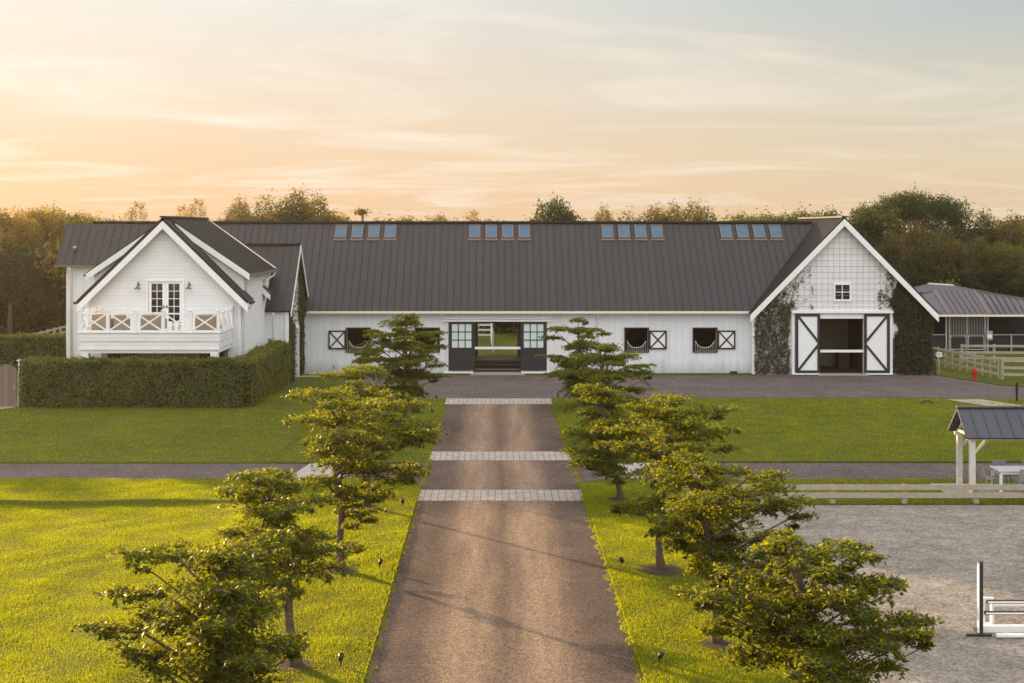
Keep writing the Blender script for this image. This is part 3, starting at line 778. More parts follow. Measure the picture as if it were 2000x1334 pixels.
# ---- the link wing between house and stable (ridge along x)
LX, LRY, LRZ, LEY, LEZ = -11.70, 80.0, 8.05, 76.2, 4.28
LSl = (LRZ-LEZ)/(LRY-LEY)
b = MB(); roof_plane(b, (-17.3, LEY, LEZ), (LX, LEY, LEZ), (LX, LRY, LRZ), (-17.3, LRY, LRZ)); b.build('link_front_roof', M['roof'], stable)
b = MB(); roof_plane(b, (-17.3, 84.0, LRZ-4*LSl), (LX, 84.0, LRZ-4*LSl), (LX, LRY, LRZ), (-17.3, LRY, LRZ)); b.build('link_rear_roof', M['roof'], stable)
b = MB(); b.bar((-17.3, LRY, LRZ+.02), (LX+.02, LRY, LRZ+.02), .3, .09); b.build('link_ridge_cap', M['roof'], stable)
b = MB(); wall(b, -17.3, -11.95, -.1, [(-17.3, 4.4), (-11.95, 4.4)], .18, front(76.5)); b.build('link_front_wall', M['vert'], stable)
b = MB(); wall(b, 76.685, 82.69, -.1, [(76.685, 4.55), (LRY, LRZ-.15), (82.7, LRZ-2.7*LSl-.15)], .18, east(-11.95), [(79.2, 80.55, 0, 3.0)]); b.build('link_gable_wall', M['lap'], stable)
b = MB(); b.box(-13.4, -12.2, 79.0, 80.7, 0, 3.1); b.build('link_door_recess', M['interior'], stable)
b = MB(); b.box(-11.948, -11.86, 79.08, 79.2, 0, 3.12); b.box(-11.948, -11.86, 80.55, 80.67, 0, 3.12); b.box(-11.948, -11.86, 79.2, 80.55, 3.0, 3.12); b.build('link_door_frame', M['white'], stable)
for ya, yb, za, zb in ((LEY, LRY, LEZ, LRZ), (83.9, LRY, LRZ-3.9*LSl, LRZ)):
    b = MB(); b.hexa([(LX+.003, ya, za-.34), (LX+.003, yb, zb-.34), (LX+.05, yb, zb-.34), (LX+.05, ya, za-.34), (LX+.003, ya, za-.02), (LX+.003, yb, zb-.02), (LX+.05, yb, zb-.02), (LX+.05, ya, za-.02)])
    b.build('link_rake_board', M['white'], stable)
b = MB(); b.tube([(-12.7, 76.15, 4.15), (-12.7, 76.3, 3.95), (-12.7, 76.43, 3.7), (-12.7, 76.43, .1)], .045, 8); b.build('downspout', M['white'], stable, smooth=True)
b = MB(); b.box(-12.05, -11.85, 76.38, 76.497, -.05, 4.2); b.build('corner_board', M['white'], stable)
b = MB(); b.box(-11.9, -8.6, 80.6, 81.2, -.06, .03); b.build('step_slab', M['concrete'], stable)

# ================================================================== FARMHOUSE
house = empty('farmhouse', (-17.13, 69, 0), 'white two storey house with a steep front gable and x-braced balcony behind the hedge', 'house')
HX = -17.13; HZ = 9.55; HE = 5.25; HHW = 4.42; HS = (HZ-HE)/HHW
def htop(x): return HZ - abs(x-HX)*HS - .17
X0, X1 = -21.06, -13.20
b = MB(); wall(b, X0, X1, -.1, [(X0, htop(X0)), (HX, htop(HX)), (X1, htop(X1))], .18, front(69.0), [(-17.98, -16.2, 3.86, 6.25), (-20.4, -13.85, .0, 2.95)]); b.build('front_wall', M['lap'], house)
b = MB(); b.box(-20.4, -13.85, 69.06, 69.16, 0, 2.95); b.build('porch_back_wall', M['tan'], house)
for x0, x1 in ((-20.0, -19.55), (-19.3, -18.7), (-15.2, -14.1)):
    b = MB(); b.box(x0, x1, 69.0, 69.055, .9, 2.75); wn = b.build('porch_window', M['glass'], house)
    b = MB(); b.box((x0+x1)/2-.03, (x0+x1)/2+.03, 68.98, 68.998, .9, 2.75); b.box(x0-.08, x0-.003, 68.97, 69.055, .8, 2.85); b.box(x1+.003, x1+.08, 68.97, 69.055, .8, 2.85); b.build('window_frame', M['darkframe'], wn)
DZ0 = 6.64; DY0, DY1 = 69.7, 77.9; DHW = 4.28; DSl = (HZ+.03-DZ0)/DHW
b = MB()
wall(b, 69.18, 69.95, -.1, [(69.18, htop(X1)), (69.95, htop(X1))], .18, east(X1))
wall(b, 69.95, 79.0, -.1, [(69.95, DZ0+.1), (79.0, DZ0+.1)], .18, east(X1), [(75.35, 76.05, 4.85, 6.1)])
wall(b, 69.18, 69.95, -.1, [(69.18, htop(X1)), (69.95, htop(X1))], .18, west(X0))
wall(b, 69.95, 79.0, -.1, [(69.95, DZ0+.1), (79.0, DZ0+.1)], .18, west(X0))
wall(b, X0+.18, X1-.18, -.1, [(X0+.18, htop(X0)), (HX, htop(HX)), (X1-.18, htop(X1))], .15, front(79.0))
b.build('side_wall', M['lap'], house)
for ya, yb, za, zb in ((75.35, 76.05, 4.85, 6.1),):
    b = MB(); b.box(X1-.12, X1-.1, ya, yb, za, zb); wn = b.build('side_window', M['glass'], house)
    b = MB(); b.box(X1+.002, X1+.05, ya-.1, ya, za-.1, zb+.1); b.box(X1+.002, X1+.05, yb, yb+.1, za-.1, zb+.1); b.box(X1+.002, X1+.05, ya, yb, zb, zb+.1); b.box(X1+.002, X1+.05, ya, yb, za-.1, za); b.build('window_frame', M['white'], wn)
b = MB()
def dtop(x): return HZ+.03 - abs(x-HX)*DSl - .14
wall(b, X0-.005, X1+.005, 5.0, [(X0-.005, dtop(X0)), (HX, dtop(HX)), (X1+.005, dtop(X1))], .15, front(69.93)); b.build('dormer_face', M['lap'], house)
for sx in (-1, 1):
    b = MB(); roof_plane(b, (HX+sx*HHW, 68.6, HE), (HX+sx*HHW, 70.02, HE), (HX, 70.02, HZ), (HX, 68.6, HZ), thick=.16); b.build('gable_roof', M['roof'], house)
    b = MB(); roof_plane(b, (HX+sx*DHW, DY0, DZ0), (HX+sx*DHW, DY1, DZ0), (HX, 79.0, HZ+.03), (HX, DY0, HZ+.03), thick=.14); b.build('dormer_roof', M['roof'], house)
    b = MB(); e = (HX+sx*(HHW-.02), HE-.19); p = (HX, HZ-.17)
    b.hexa([(e[0], 68.54, e[1]-.40), (p[0], 68.54, p[1]-.40), (p[0], 68.597, p[1]-.40), (e[0], 68.597, e[1]-.40), (e[0], 68.54, e[1]), (p[0], 68.54, p[1]), (p[0], 68.597, p[1]), (e[0], 68.597, e[1])]); b.build('rake_board', M['white'], house)
    b = MB(); e = (HX+sx*DHW, DZ0-.02); p = (HX+sx*.4, HZ-.02-.4*DSl)
    b.hexa([(e[0], 69.64, e[1]-.34), (p[0], 69.64, p[1]-.34), (p[0], 69.697, p[1]-.34), (e[0], 69.697, e[1]-.34), (e[0], 69.64, e[1]), (p[0], 69.64, p[1]), (p[0], 69.697, p[1]), (e[0], 69.697, e[1])]); b.build('dormer_rake_board', M['white'], house)
    xx = HX+sx*(HHW+.03); b = MB(); b.box(min(xx, xx+sx*.12), max(xx, xx+sx*.12), 68.5, 69.65, HE-.16, HE-.03); b.build('gutter', M['darkframe'], house)
    xx = HX+sx*(DHW+.02); b = MB(); b.box(min(xx, xx+sx*.11), max(xx, xx+sx*.11), DY0-.05, DY1, DZ0-.17, DZ0-.04); b.build('gutter', M['flash'], house)
b = MB(); b.bar((HX, 68.55, HZ+.05), (HX, 79.0, HZ+.05), .3, .09); b.build('ridge_cap', M['roof'], house)
b = MB(); b.bar((HX, 79.02, HZ+.02), (HX+DHW, DY1+.02, DZ0+.02), .1, .08); b.build('roof_flashing', M['cream'], house)
b = MB(); roof_plane(b, (-12.7, 75.25, 5.25), (-12.7, 76.4, 5.25), (-13.2, 76.4, 5.75), (-13.2, 75.25, 5.75), thick=.1, ribs=False); b.build('side_roof_return', M['roof'], house)
b = MB(); b.hexa([(-13.19, 75.2, 5.35), (-12.7, 75.2, 4.95), (-12.7, 75.247, 4.95), (-13.19, 75.247, 5.35), (-13.19, 75.2, 5.72), (-12.7, 75.2, 5.22), (-12.7, 75.247, 5.22), (-13.19, 75.247, 5.72)]); b.build('return_board', M['white'], house)
for pts in ([(-12.8, 70.0, 6.45), (-12.85, 70.05, 6.3), (-13.13, 70.3, 6.1), (-13.13, 70.3, 5.5)], [(-12.8, 77.6, 6.5), (-12.85, 77.5, 6.3), (-13.1, 76.35, 6.05), (-13.1, 76.35, 5.3)], [(-12.6, 69.3, 5.1), (-12.8, 69.3, 4.85), (-13.12, 69.3, 4.7), (-13.12, 69.3, .1)]):
    b = MB(); b.tube(pts, .05, 8); b.build('downspout', M['white'], house, smooth=True)
b = MB(); b.box(X1-.1, X1+.012, 68.98, 69.1, 0, 5.35); b.build('corner_board', M['white'], house)
# west wing of the house
b = MB()
wall(b, -24.0, X0, -.1, [(-24.0, 7.05), (X0, 7.05)], .18, front(74.5))
wall(b, 74.68, 78.2, -.1, [(74.68, 7.1), (76.3, 9.0), (78.2, 7.1)], .18, west(-24.0)); b.build('wing_wall', M['vert'], house)
b = MB()
roof_plane(b, (-24.5, 74.15, 7.0), (HX, 74.15, 7.0), (HX, 76.2, 9.23), (-24.5, 76.2, 9.23), thick=.12)
roof_plane(b, (-24.5, 78.3, 7.0), (HX, 78.3, 7.0), (HX, 76.2, 9.23), (-24.5, 76.2, 9.23), thick=.12, ribs=False); b.build('wing_roof', M['roof'], house)
b = MB(); b.box(-24.5, -21.5, 74.04, 74.14, 6.86, 6.98); b.build('gutter', M['flash'], house)
b = MB(); b.tube([(-23.7, 74.1, 6.8), (-23.7, 74.25, 6.6), (-23.7, 74.43, 6.35), (-23.7, 74.43, .1)], .06, 8); b.build('downspout', M['cream'], house, smooth=True)
b = MB(); b.lathe((-23.6, 74.75, 7.75), [(.10, 0), (.07, .12), (.12, .14), (.12, .2), (.02, .26)]); b.build('roof_vent', M['steel'], house, smooth=True)
# french door
b = MB(); fz0, fz1 = 3.87, 6.25
b.box(-18.07, -17.98, 68.95, 69.05, fz0, fz1+.12); b.box(-16.2, -16.11, 68.95, 69.05, fz0, fz1+.12); b.box(-17.98, -16.2, 68.95, 69.05, fz1, fz1+.12); b.build('door_casing', M['white'], house)
for x0, x1, hs in ((-17.97, -17.095, 1), (-17.085, -16.21, -1)):
    b = MB(); st = .15
    o = []; gw = (x1-x0-2*st-.03)/2; gh = (fz1-fz0-.42-.12)/5
    for i in range(2):
        for j in range(5): o.append((x0+st+i*(gw+.03), x0+st+i*(gw+.03)+gw, fz0+.3+j*(gh+.03), fz0+.3+j*(gh+.03)+gh))
    wall(b, x0, x1, fz0, [(x0, fz1-.01), (x1, fz1-.01)], .05, front(69.02), o); d = b.build('french_door', M['white'], house)
    b = MB(); b.box(x0+.1, x1-.1, 69.045, 69.06, fz0+.2, fz1-.1); b.build('door_glass', M['glass'], d)
    xh = x1-.07 if hs > 0 else x0+.07
    b = MB(); b.box(xh-.02, xh+.02, 68.98, 69.018, 4.85, 5.0); b.bar((xh, 68.96, 4.95), (xh-hs*.1, 68.96, 4.95), .02, .025); b.build('door_handle', M['black'], d)
# barn lamps
for x in (-18.46, -15.83):
    b = MB(); b.lathe((x, 68.72, 5.86), [(.17, 0), (.165, .02), (.10, .09), (.045, .14), (.04, .2)], 14); lp = b.build('wall_lamp', M['copper'], house, smooth=True)
    b = MB(); b.tube([(x, 68.72, 6.05), (x, 68.74, 6.2), (x, 68.85, 6.24), (x, 68.99, 6.12)], .018, 8); b.lathe((x, 68.93, 6.04), [(.05, 0), (.06, .04), (.05, .1)]); b.build('lamp_arm', M['copper'], lp, smooth=True)
# balcony
by0, by1, bx0, bx1 = 65.6, 69.0, -20.55, -13.57
b = MB(); b.box(bx0, bx1, by0, by1-.002, 3.42, 3.83); b.box(bx0+.03, bx1-.03, by0+.03, by1-.003, 3.08, 3.419); b.box(bx0-.04, bx1+.04, by0-.04, by1-.004, 3.831, 3.87)
bal = b.build('balcony_deck', M['lap'], house)
b = MB(); b.box(bx0+.1, bx1-.1, by0+.1, by0+.35, 2.84, 3.079); b.box(bx0+.1, bx0+.35, by0+.351, by1-.01, 2.84, 3.079); b.box(bx1-.35, bx1-.1, by0+.351, by1-.01, 2.84, 3.079); b.box(bx0-.02, bx1+.02, by0-.03, by0+.0, 3.02, 3.08); b.build('balcony_beam', M['white'], bal)
for x in (bx0+.3, bx1-.3):
    b = MB(); b.box(x-.18, x+.18, by0+.06, by0+.42, 0, 2.839); b.build('porch_column', M['white'], house)
for px0, px1 in ((205, 240), ):
    pass
def rail_bay(p, q, parent):
    p = Vector(p); q = Vector(q); b = MB()
    b.bar(p+Vector((0, 0, .98)), q+Vector((0, 0, .98)), .07, .05); b.bar(p+Vector((0, 0, .12)), q+Vector((0, 0, .12)), .07, .06)
    d = (q-p).normalized()
    b.bar(p+Vector((0, 0, .15)), q+Vector((0, 0, .95)), .04, .07); b.bar(p+Vector((0, 0, .95)), q+Vector((0, 0, .15))+d.cross(Vector((0, 0, 1)))*.004, .044, .07)
    b.build('railing_panel', M['white'], parent)
def rail_post(x, y, parent):
    b = MB(); b.box(x-.075, x+.075, y-.075, y+.075, 3.8, 4.92); b.box(x-.1, x+.1, y-.1, y+.1, 4.92, 4.96); b.build('railing_post', M['white'], parent)
xs_ = [-20.47+1.364*i for i in range(6)]
for x in xs_: rail_post(x, by0+.08, bal)
for a, c_ in zip(xs_[:-1], xs_[1:]): rail_bay((a+.08, by0+.08, 3.82), (c_-.08, by0+.08, 3.82), bal)
for x in (xs_[0], xs_[-1]):
    ysr = [by0+.08, by0+1.18, by0+2.25, by0+3.3]
    for y in ysr[1:]: rail_post(x, y, bal)
    for a, c_ in zip(ysr[:-1], ysr[1:]): rail_bay((x, a+.08, 3.82), (x, c_-.08, 3.82), bal)

# balcony furniture
def lounge(x, y, wd, label, cm, name='lounge_chair', cat='armchair', cush=2):
    z = 3.875
    t = empty(name, (x, y, z), label, cat)
    b = MB(); b.box(x-wd/2, x+wd/2, y-.38, y-.27, z+.05, z+.78); b.build('backrest', M['wicker'], t, bevel=.02)
    b = MB(); b.box(x-wd/2+.1, x+wd/2-.1, y-.268, y+.4, z+.08, z+.32); b.build('seat', M['wicker'], t, bevel=.02)
    for s_ in (-1, 1):
        xa = x+s_*(wd/2-.05); b = MB(); b.box(xa-.05, xa+.05, y-.267, y+.4, z+.05, z+.58); b.build('armrest', M['wicker'], t, bevel=.02)
    for sx in (-1, 1):
        for sy in (-1, 1):
            b = MB(); b.box(x+sx*(wd/2-.06)-.03, x+sx*(wd/2-.06)+.03, y+sy*.33-.03, y+sy*.33+.03, z, z+.05); b.build('leg', M['black'], t)
    n = cush; cw = (wd-.22)/n
    for i in range(n):
        xa = x-wd/2+.11+cw*i
        b = MB(); b.box(xa+.01, xa+cw-.01, y-.26, y-.1, z+.33, z+.92); b.build('back_cushion', cm, t, bevel=.04)
        b = MB(); b.box(xa+.01, xa+cw-.01, y-.09, y+.38, z+.321, z+.45); b.build('seat_cushion', cm, t, bevel=.04)
lounge(-19.75, 67.1, .95, 'wicker armchair with amber cushion at the left end of the balcony', M['cushion_or'], cush=1)
lounge(-18.75, 66.9, .62, 'low tan wicker chair in the second bay of the balcony', M['cushion'], cush=1)
lounge(-17.15, 66.9, 1.15, 'tan wicker sofa on the balcony in front of the french doors', M['cushion'], 'outdoor_sofa', 'sofa', 2)
lounge(-14.4, 66.9, 1.2, 'tan wicker sofa at the right end of the balcony', M['cushion'], 'outdoor_sofa', 'sofa', 3)
b = MB(); tz_ = 3.875; t = empty('side_table', (-15.95, 66.8, tz_), 'small low wooden table between the two balcony sofas', 'table')
b.box(-16.2, -15.8, 66.6, 67.0, tz_+.38, tz_+.42); b.build('table_top', M['wood'], t)
for sx in (-1, 1):
    for sy in (-1, 1):
        b = MB(); b.box(-16+sx*.16-.02, -16+sx*.16+.02, 66.8+sy*.16-.02, 66.8+sy*.16+.02, tz_, tz_+.38); b.build('leg', M['wood'], t)

# ================================================================== leaves
def leaf_quads(cen, size, tilt, rng, up=None):
    """diamond leaves around centres; tilt = spread of the normal about up"""
    n = len(cen)
    nrm = rng.normal(0, 1, (n, 3))*tilt
    nrm += (np.array([0, 0, 1.0]) if up is None else up)
    nrm /= np.linalg.norm(nrm, axis=1, keepdims=True)+1e-9
    ref = rng.normal(0, 1, (n, 3))
    a = np.cross(nrm, ref); a /= np.linalg.norm(a, axis=1, keepdims=True)+1e-9
    b = np.cross(nrm, a)
    s = (size*rng.uniform(.6, 1.25, n))[:, None]
    fold = nrm*s*.25
    v = np.stack([cen+a*s, cen+b*s*.42+fold, cen-a*s, cen-b*s*.42+fold], 1)
    return v.reshape(-1, 3)
def leaf_obj(name, V, m, parent=None, loc=None):
    return np_mesh(name, V, np.arange(len(V)).reshape(-1, 4), m, parent, loc)

# ------------------------------------------------------------------ avenue trees: flat layered sprays of foliage
def olive_tree(name, base, pads, label, seed, trunk_h=None, lean=(0, 0), leaf=.045, dens=1.0, group='layered trees along the driveway', fork=False, bushy=1.0):
    """pads: (dx, z, halfwidth) flat foliage layers measured from the trunk base"""
    rg = np.random.default_rng(seed)
    bx, by = base
    root = empty(name, (bx, by, 0), label, 'tree', group)
    ztop = max(p[1] for p in pads); zmin = min(p[1] for p in pads)
    top = [p for p in pads if p[1] == ztop][0]
    tx = top[0]*.75
    b = MB()
    def trunk_pt(z):
        t = z/ztop
        return Vector((bx + tx*t**1.6 + .05*math.sin(z*3+seed), by + .06*math.sin(z*2.3+seed*2), z))
    n = 12
    b.tube([trunk_pt(ztop*.97*i/n)+Vector((0, 0, -.05 if i == 0 else 0)) for i in range(n+1)], [(.115*(1-.88*(i/n)))*(1.35 if i == 0 else 1) for i in range(n+1)], 9)
    cents = []; ups = []
    allp = [(p[0], rg.uniform(-.75, .75)*p[2]*1.2, p[1]+.04, p[2]*1.08) for p in pads]
    # small loose sprays between the layers
    for p in pads:
        if rg.random() < .5: allp.append((p[0]+rg.uniform(-.9, .9)*p[2], rg.uniform(-.9, .9)*p[2], p[1]+rg.uniform(-.25, -.1), p[2]*rg.uniform(.25, .42)))
    # the far and near sides of the crown: the same layers turned about the trunk
    for p in pads:
        r_ = abs(p[0]-tx*p[1]/ztop)
        if r_ > .3 or p[2] > .45:
            for sgn in (-1, 1):
                if rg.random() < .75:
                    a = rg.uniform(45, 115)*sgn
                    allp.append((tx*p[1]/ztop + r_*math.cos(R(a))*.8 + rg.uniform(-.15, .15), r_*math.sin(R(a)) + sgn*p[2]*.5, p[1]+rg.uniform(-.18, .1), p[2]*rg.uniform(.6, .85)))
    def plume(p, a, ln_, r0, rise):
        """one feathery spray: a thin twig with a ragged flat plume of leaves"""
        d = Vector((math.cos(a), math.sin(a), 0)); sd = Vector((-d.y, d.x, 0)); bend = rg.uniform(-.25, .25)
        def at(t): return p + d*ln_*t + sd*bend*ln_*t*t + Vector((0, 0, ln_*(rise*t + .16*math.sin(3.14*t) - .13*t*t)))
        b.tube([p, at(.5), at(.92)], [r0, r0*.6, .003], 4, cap=False)
        k = max(3, int(ln_/.045)); w0 = rg.uniform(.075, .15)*(.6+.8*min(1, ln_))
        for q in range(k):
            t = (q+.5+rg.uniform(-.4, .4))/k
            if rg.random() < .16: continue
            w_ = w0*math.sin(3.14*min(1, .22+.70*t))
            n_ = max(1, int(round(lpc*rg.uniform(.5, 1.3))))
            base_ = at(t)
            o_ = rg.normal(0, 1, (n_, 3))*np.array([w_*.75, w_*.75, .022+.10*w_])
            cents.append(o_ + np.array([base_.x, base_.y, base_.z+.01]))
    lpc = 7.2*dens
    for (dx_, dy_, z, hw) in allp:
        c = Vector((bx+dx_, by+dy_, z))
        zs = max(.32*ztop*rg.uniform(.7, 1.2), z-.35-.28*math.hypot(dx_, dy_)); zs = min(zs, z-.06)
        s0 = trunk_pt(zs)
        od = Vector((dx_-tx*z/ztop, dy_, 0)); r0 = .010+.026*min(1, hw)
        if od.length < hw*.7:
            K = 8 + int(hw*8)
            b.tube([s0, c+Vector((0, 0, -.05))], [r0*1.2, r0*.7], 6, cap=False)
            a0 = rg.uniform(0, 6.28)
            for k in range(K): plume(c+Vector((0, 0, rg.uniform(-.10, .05))), a0+k/K*6.283+rg.uniform(-.3, .3), hw*rg.uniform(.55, 1.3), r0*.5, rg.uniform(-.06, .14))
        else:
            od.normalize(); oa = math.atan2(od.y, od.x)
            p_in = c-od*hw*.85+Vector((0, 0, -.10*hw)); p_out = c+od*hw*.72+Vector((0, 0, .03))
            b.tube([s0, s0.lerp(p_in, .55)+Vector((0, 0, -.03)), p_in, c+Vector((0, 0, .0)), p_out], [r0*1.3, r0*1.1, r0*.9, r0*.6, r0*.3], 6, cap=False)
            K = 5+int(hw*7)
            for k in range(K):
                t = (k+rg.uniform(.1, .9))/K; q = p_in.lerp(p_out, t)
                for sg in (-1, 1):
                    plume(q, oa+sg*R(rg.uniform(28, 80)), hw*(1.02-.55*abs(t-.35))*rg.uniform(.45, 1.1), r0*.45, rg.uniform(-.08, .10))
            plume(p_out, oa, hw*rg.uniform(.35, .75), r0*.5, rg.uniform(-.05, .1))
    cc = np.vstack(cents)
    key = np.sin(cc[:, 0]*4.1+seed)*np.sin(cc[:, 1]*3.7+seed*1.7)*np.sin(cc[:, 2]*5.3)
    cc = cc[rg.random(len(cc)) < np.clip(.95+.6*key, .3, 1)]
    b.build('trunk', M['bark'], root, smooth=True)
    V = leaf_quads(cc, leaf, .6, rg)
    leaf_obj('crown', V, LF['olive'], root)
    # mulch ring
    mb = MB(); k = 20
    mr_ = .62 if abs(by-35.1) < .1 and bx > 0 else .42
    pts = [(bx+mr_*math.cos(6.283*i/k)*(1+.08*math.sin(i*2.3+seed)), by+mr_*math.sin(6.283*i/k)*(1+.08*math.cos(i*3.1+seed))) for i in range(k)]
    mb.add([(bx, by, .05)]+[(x, y, .012) for x, y in pts], [(0, 1+i, 1+(i+1) % k) for i in range(k)])
    o = mb.build('mulch_ring', M['mulch'], root, smooth=True)
    return root, len(V)//4

def pads_px(base, lst):
    """layers read off at the tree's own distance: (x, y, half width) -> metres from the trunk"""
    bx, by = base
    return [(PX(x, by)-bx, PZ(y, by), h*by/F) for x, y, h in lst]
AV = [
 ((-4.10, 20.0), [(300,1095,60),(360,1108,80),(440,1082,60),(485,1110,70),(420,1150,110),(230,1235,60),(330,1225,80),(280,1165,60),(400,1205,100),(500,1180,60),(500,1280,80),(350,1290,100),(440,1250,110),(275,1290,50),(545,1270,40),(420,1330,90),(330,1350,90),(480,1345,70)],
  'dark spreading tree cut by the bottom edge, nearest of the left driveway row', 1),
 ((-4.13, 27.4), [(500,935,45),(545,948,55),(465,975,50),(560,985,70),(610,985,40),(500,1000,70),(530,1045,70),(600,1040,60),(480,1045,40),(560,1090,90),(640,1080,50),(480,1085,50),(500,1125,80),(600,1125,70),(520,1170,35)],
  'dark layered tree with a forked slim trunk behind the nearest left tree', 2),
 ((-4.05, 35.1), [(700,850,90),(760,830,80),(650,830,60),(790,870,50),(680,895,80),(740,920,80),(660,970,40),(720,965,50),(700,1010,35),(685,1065,28),(800,930,30),(640,890,50),(800,850,60),(640,780,45),(720,800,60)],
  'golden sunlit tree left of the driveway beside the bright turf', 3),
 ((-4.10, 43.0), [(700,735,60),(660,738,35),(615,775,40),(590,778,22),(680,775,65),(740,790,55),(770,800,50),(720,835,85),(650,820,45),(770,850,50),(720,880,60)],
  'taller yellow lit tree with a branch reaching left over the lawn', 4),
 ((-4.10, 60.0), [(795,622,22),(780,638,40),(825,655,38),(735,650,16),(755,655,35),(845,680,28),(770,680,60),(722,692,25),(740,702,40),(800,710,60),(780,735,60),(842,737,24),(752,762,48),(795,768,45),(770,795,40)],
  'green shaded tree left of the driveway in front of the stable wall', 5),
 ((4.20, 67.0), [(1130,628,16),(1105,645,32),(1150,650,30),(1082,662,22),(1140,680,45),(1180,655,14),(1085,700,28),(1130,710,50),(1100,738,35),(1150,745,45),(1120,725,55),(1140,770,40)],
  'green shaded tree nearest the stable, right of the glazed doors', 6),
 ((4.20, 56.0), [(1190,682,28),(1160,705,45),(1210,702,38),(1240,717,26),(1200,735,55),(1250,732,20),(1170,760,50),(1230,768,38),(1130,768,20),(1200,795,55),(1150,790,35),(1255,790,28),(1190,825,50)],
  'dense shaded tree in the right row, second from the stable', 7),
 ((4.13, 44.2), [(1180,775,45),(1160,812,40),(1205,830,50),(1130,852,28),(1180,862,60),(1150,885,45),(1220,850,45),(1200,900,55),(1150,905,38),(1250,882,30),(1190,928,30),(1150,760,30)],
  'slim right row tree with a bare lower trunk by the pale pavers', 8),
 ((4.36, 35.1), [(1310,797,55),(1380,805,45),(1260,805,38),(1300,830,80),(1400,850,40),(1230,852,38),(1350,862,80),(1250,885,50),(1330,900,80),(1270,930,50),(1290,985,45),(1230,988,36),(1300,1035,45),(1410,885,25),(1240,1010,25)],
  'broad sunlit tree standing in a round mulch ring right of the driveway', 9),
 ((4.85, 28.8), [(1350,907,42),(1400,922,52),(1330,950,60),(1420,960,70),(1480,962,60),(1360,1000,80),(1450,1010,80),(1520,1000,48),(1560,1015,24),(1400,1055,80),(1500,940,45),(1540,985,42),(1470,1115,60),(1350,1080,50),(1460,1075,75),(1395,1110,60),(1440,1130,55),(1330,1042,28)],
  'dense dark tree overlapping the corner of the grey arena', 10),
 ((5.20, 21.5), [(1530,1058,35),(1515,1078,55),(1615,1088,75),(1680,1090,36),(1650,1130,75),(1560,1112,45),(1700,1142,45),(1420,1160,60),(1385,1180,50),(1480,1140,75),(1460,1190,90),(1560,1190,100),(1650,1180,80),(1700,1212,75),(1765,1212,45),(1795,1250,28),(1740,1260,65),(1650,1262,100),(1560,1260,100),(1470,1232,75),(1600,1310,90),(1690,1300,60),(1490,1290,70)],
  'big wide tree at the lower right, nearest of the right driveway row', 11),
]
tot = 0
for base, pl, lab, sd in AV:
    near = base[1] < 30
    far = base[1] > 50
    _, k = olive_tree('avenue_tree', base, pads_px(base, pl), lab, sd, leaf=.052 if near else (.06 if far else .055), dens=.9 if near else .85)
    tot += k
print('avenue leaves', tot)

# ------------------------------------------------------------------ background trees
def crown_mesh(seed, blobs, n, leaf, flat=1.0, tilt=1.2):
    rg = np.random.default_rng(seed)
    tot_r = sum(b[3]**2 for b in blobs); out_ = []
    for (x, y, z, r, fz) in blobs:
        k = int(n*r*r/tot_r)
        d = rg.normal(0, 1, (k, 3)); d /= np.linalg.norm(d, axis=1, keepdims=True)
        # lumpy radius, most leaves near the outside
        lump = 1+.16*np.sin(d[:, 0]*7+seed+x)*np.sin(d[:, 1]*6+y)+.12*np.sin(d[:, 2]*9+seed*2)*np.sin(d[:, 0]*11)
        rr = r*lump*np.clip(rg.beta(4, 1.1, k)+rg.normal(0, .015, k), .15, 1.03)
        out_.append(np.stack([x+d[:, 0]*rr, y+d[:, 1]*rr, z+d[:, 2]*rr*fz], -1))
    P = np.vstack(out_)
    # clumping: pull leaves towards random twig ends
    k = max(30, len(P)//14)
    tw = P[rg.integers(0, len(P), k)]
    idx_ = rg.integers(0, k, len(P))
    m_ = rg.random(len(P)) < .6
    P[m_] = tw[idx_[m_]] + rg.normal(0, leaf*1.6, (m_.sum(), 3))
    up = P - np.array([0, 0, P[:, 2].mean()*.8]); up /= np.linalg.norm(up, axis=1, keepdims=True)+1e-6
    return leaf_quads(P, leaf, .55*tilt, rg, up=up)

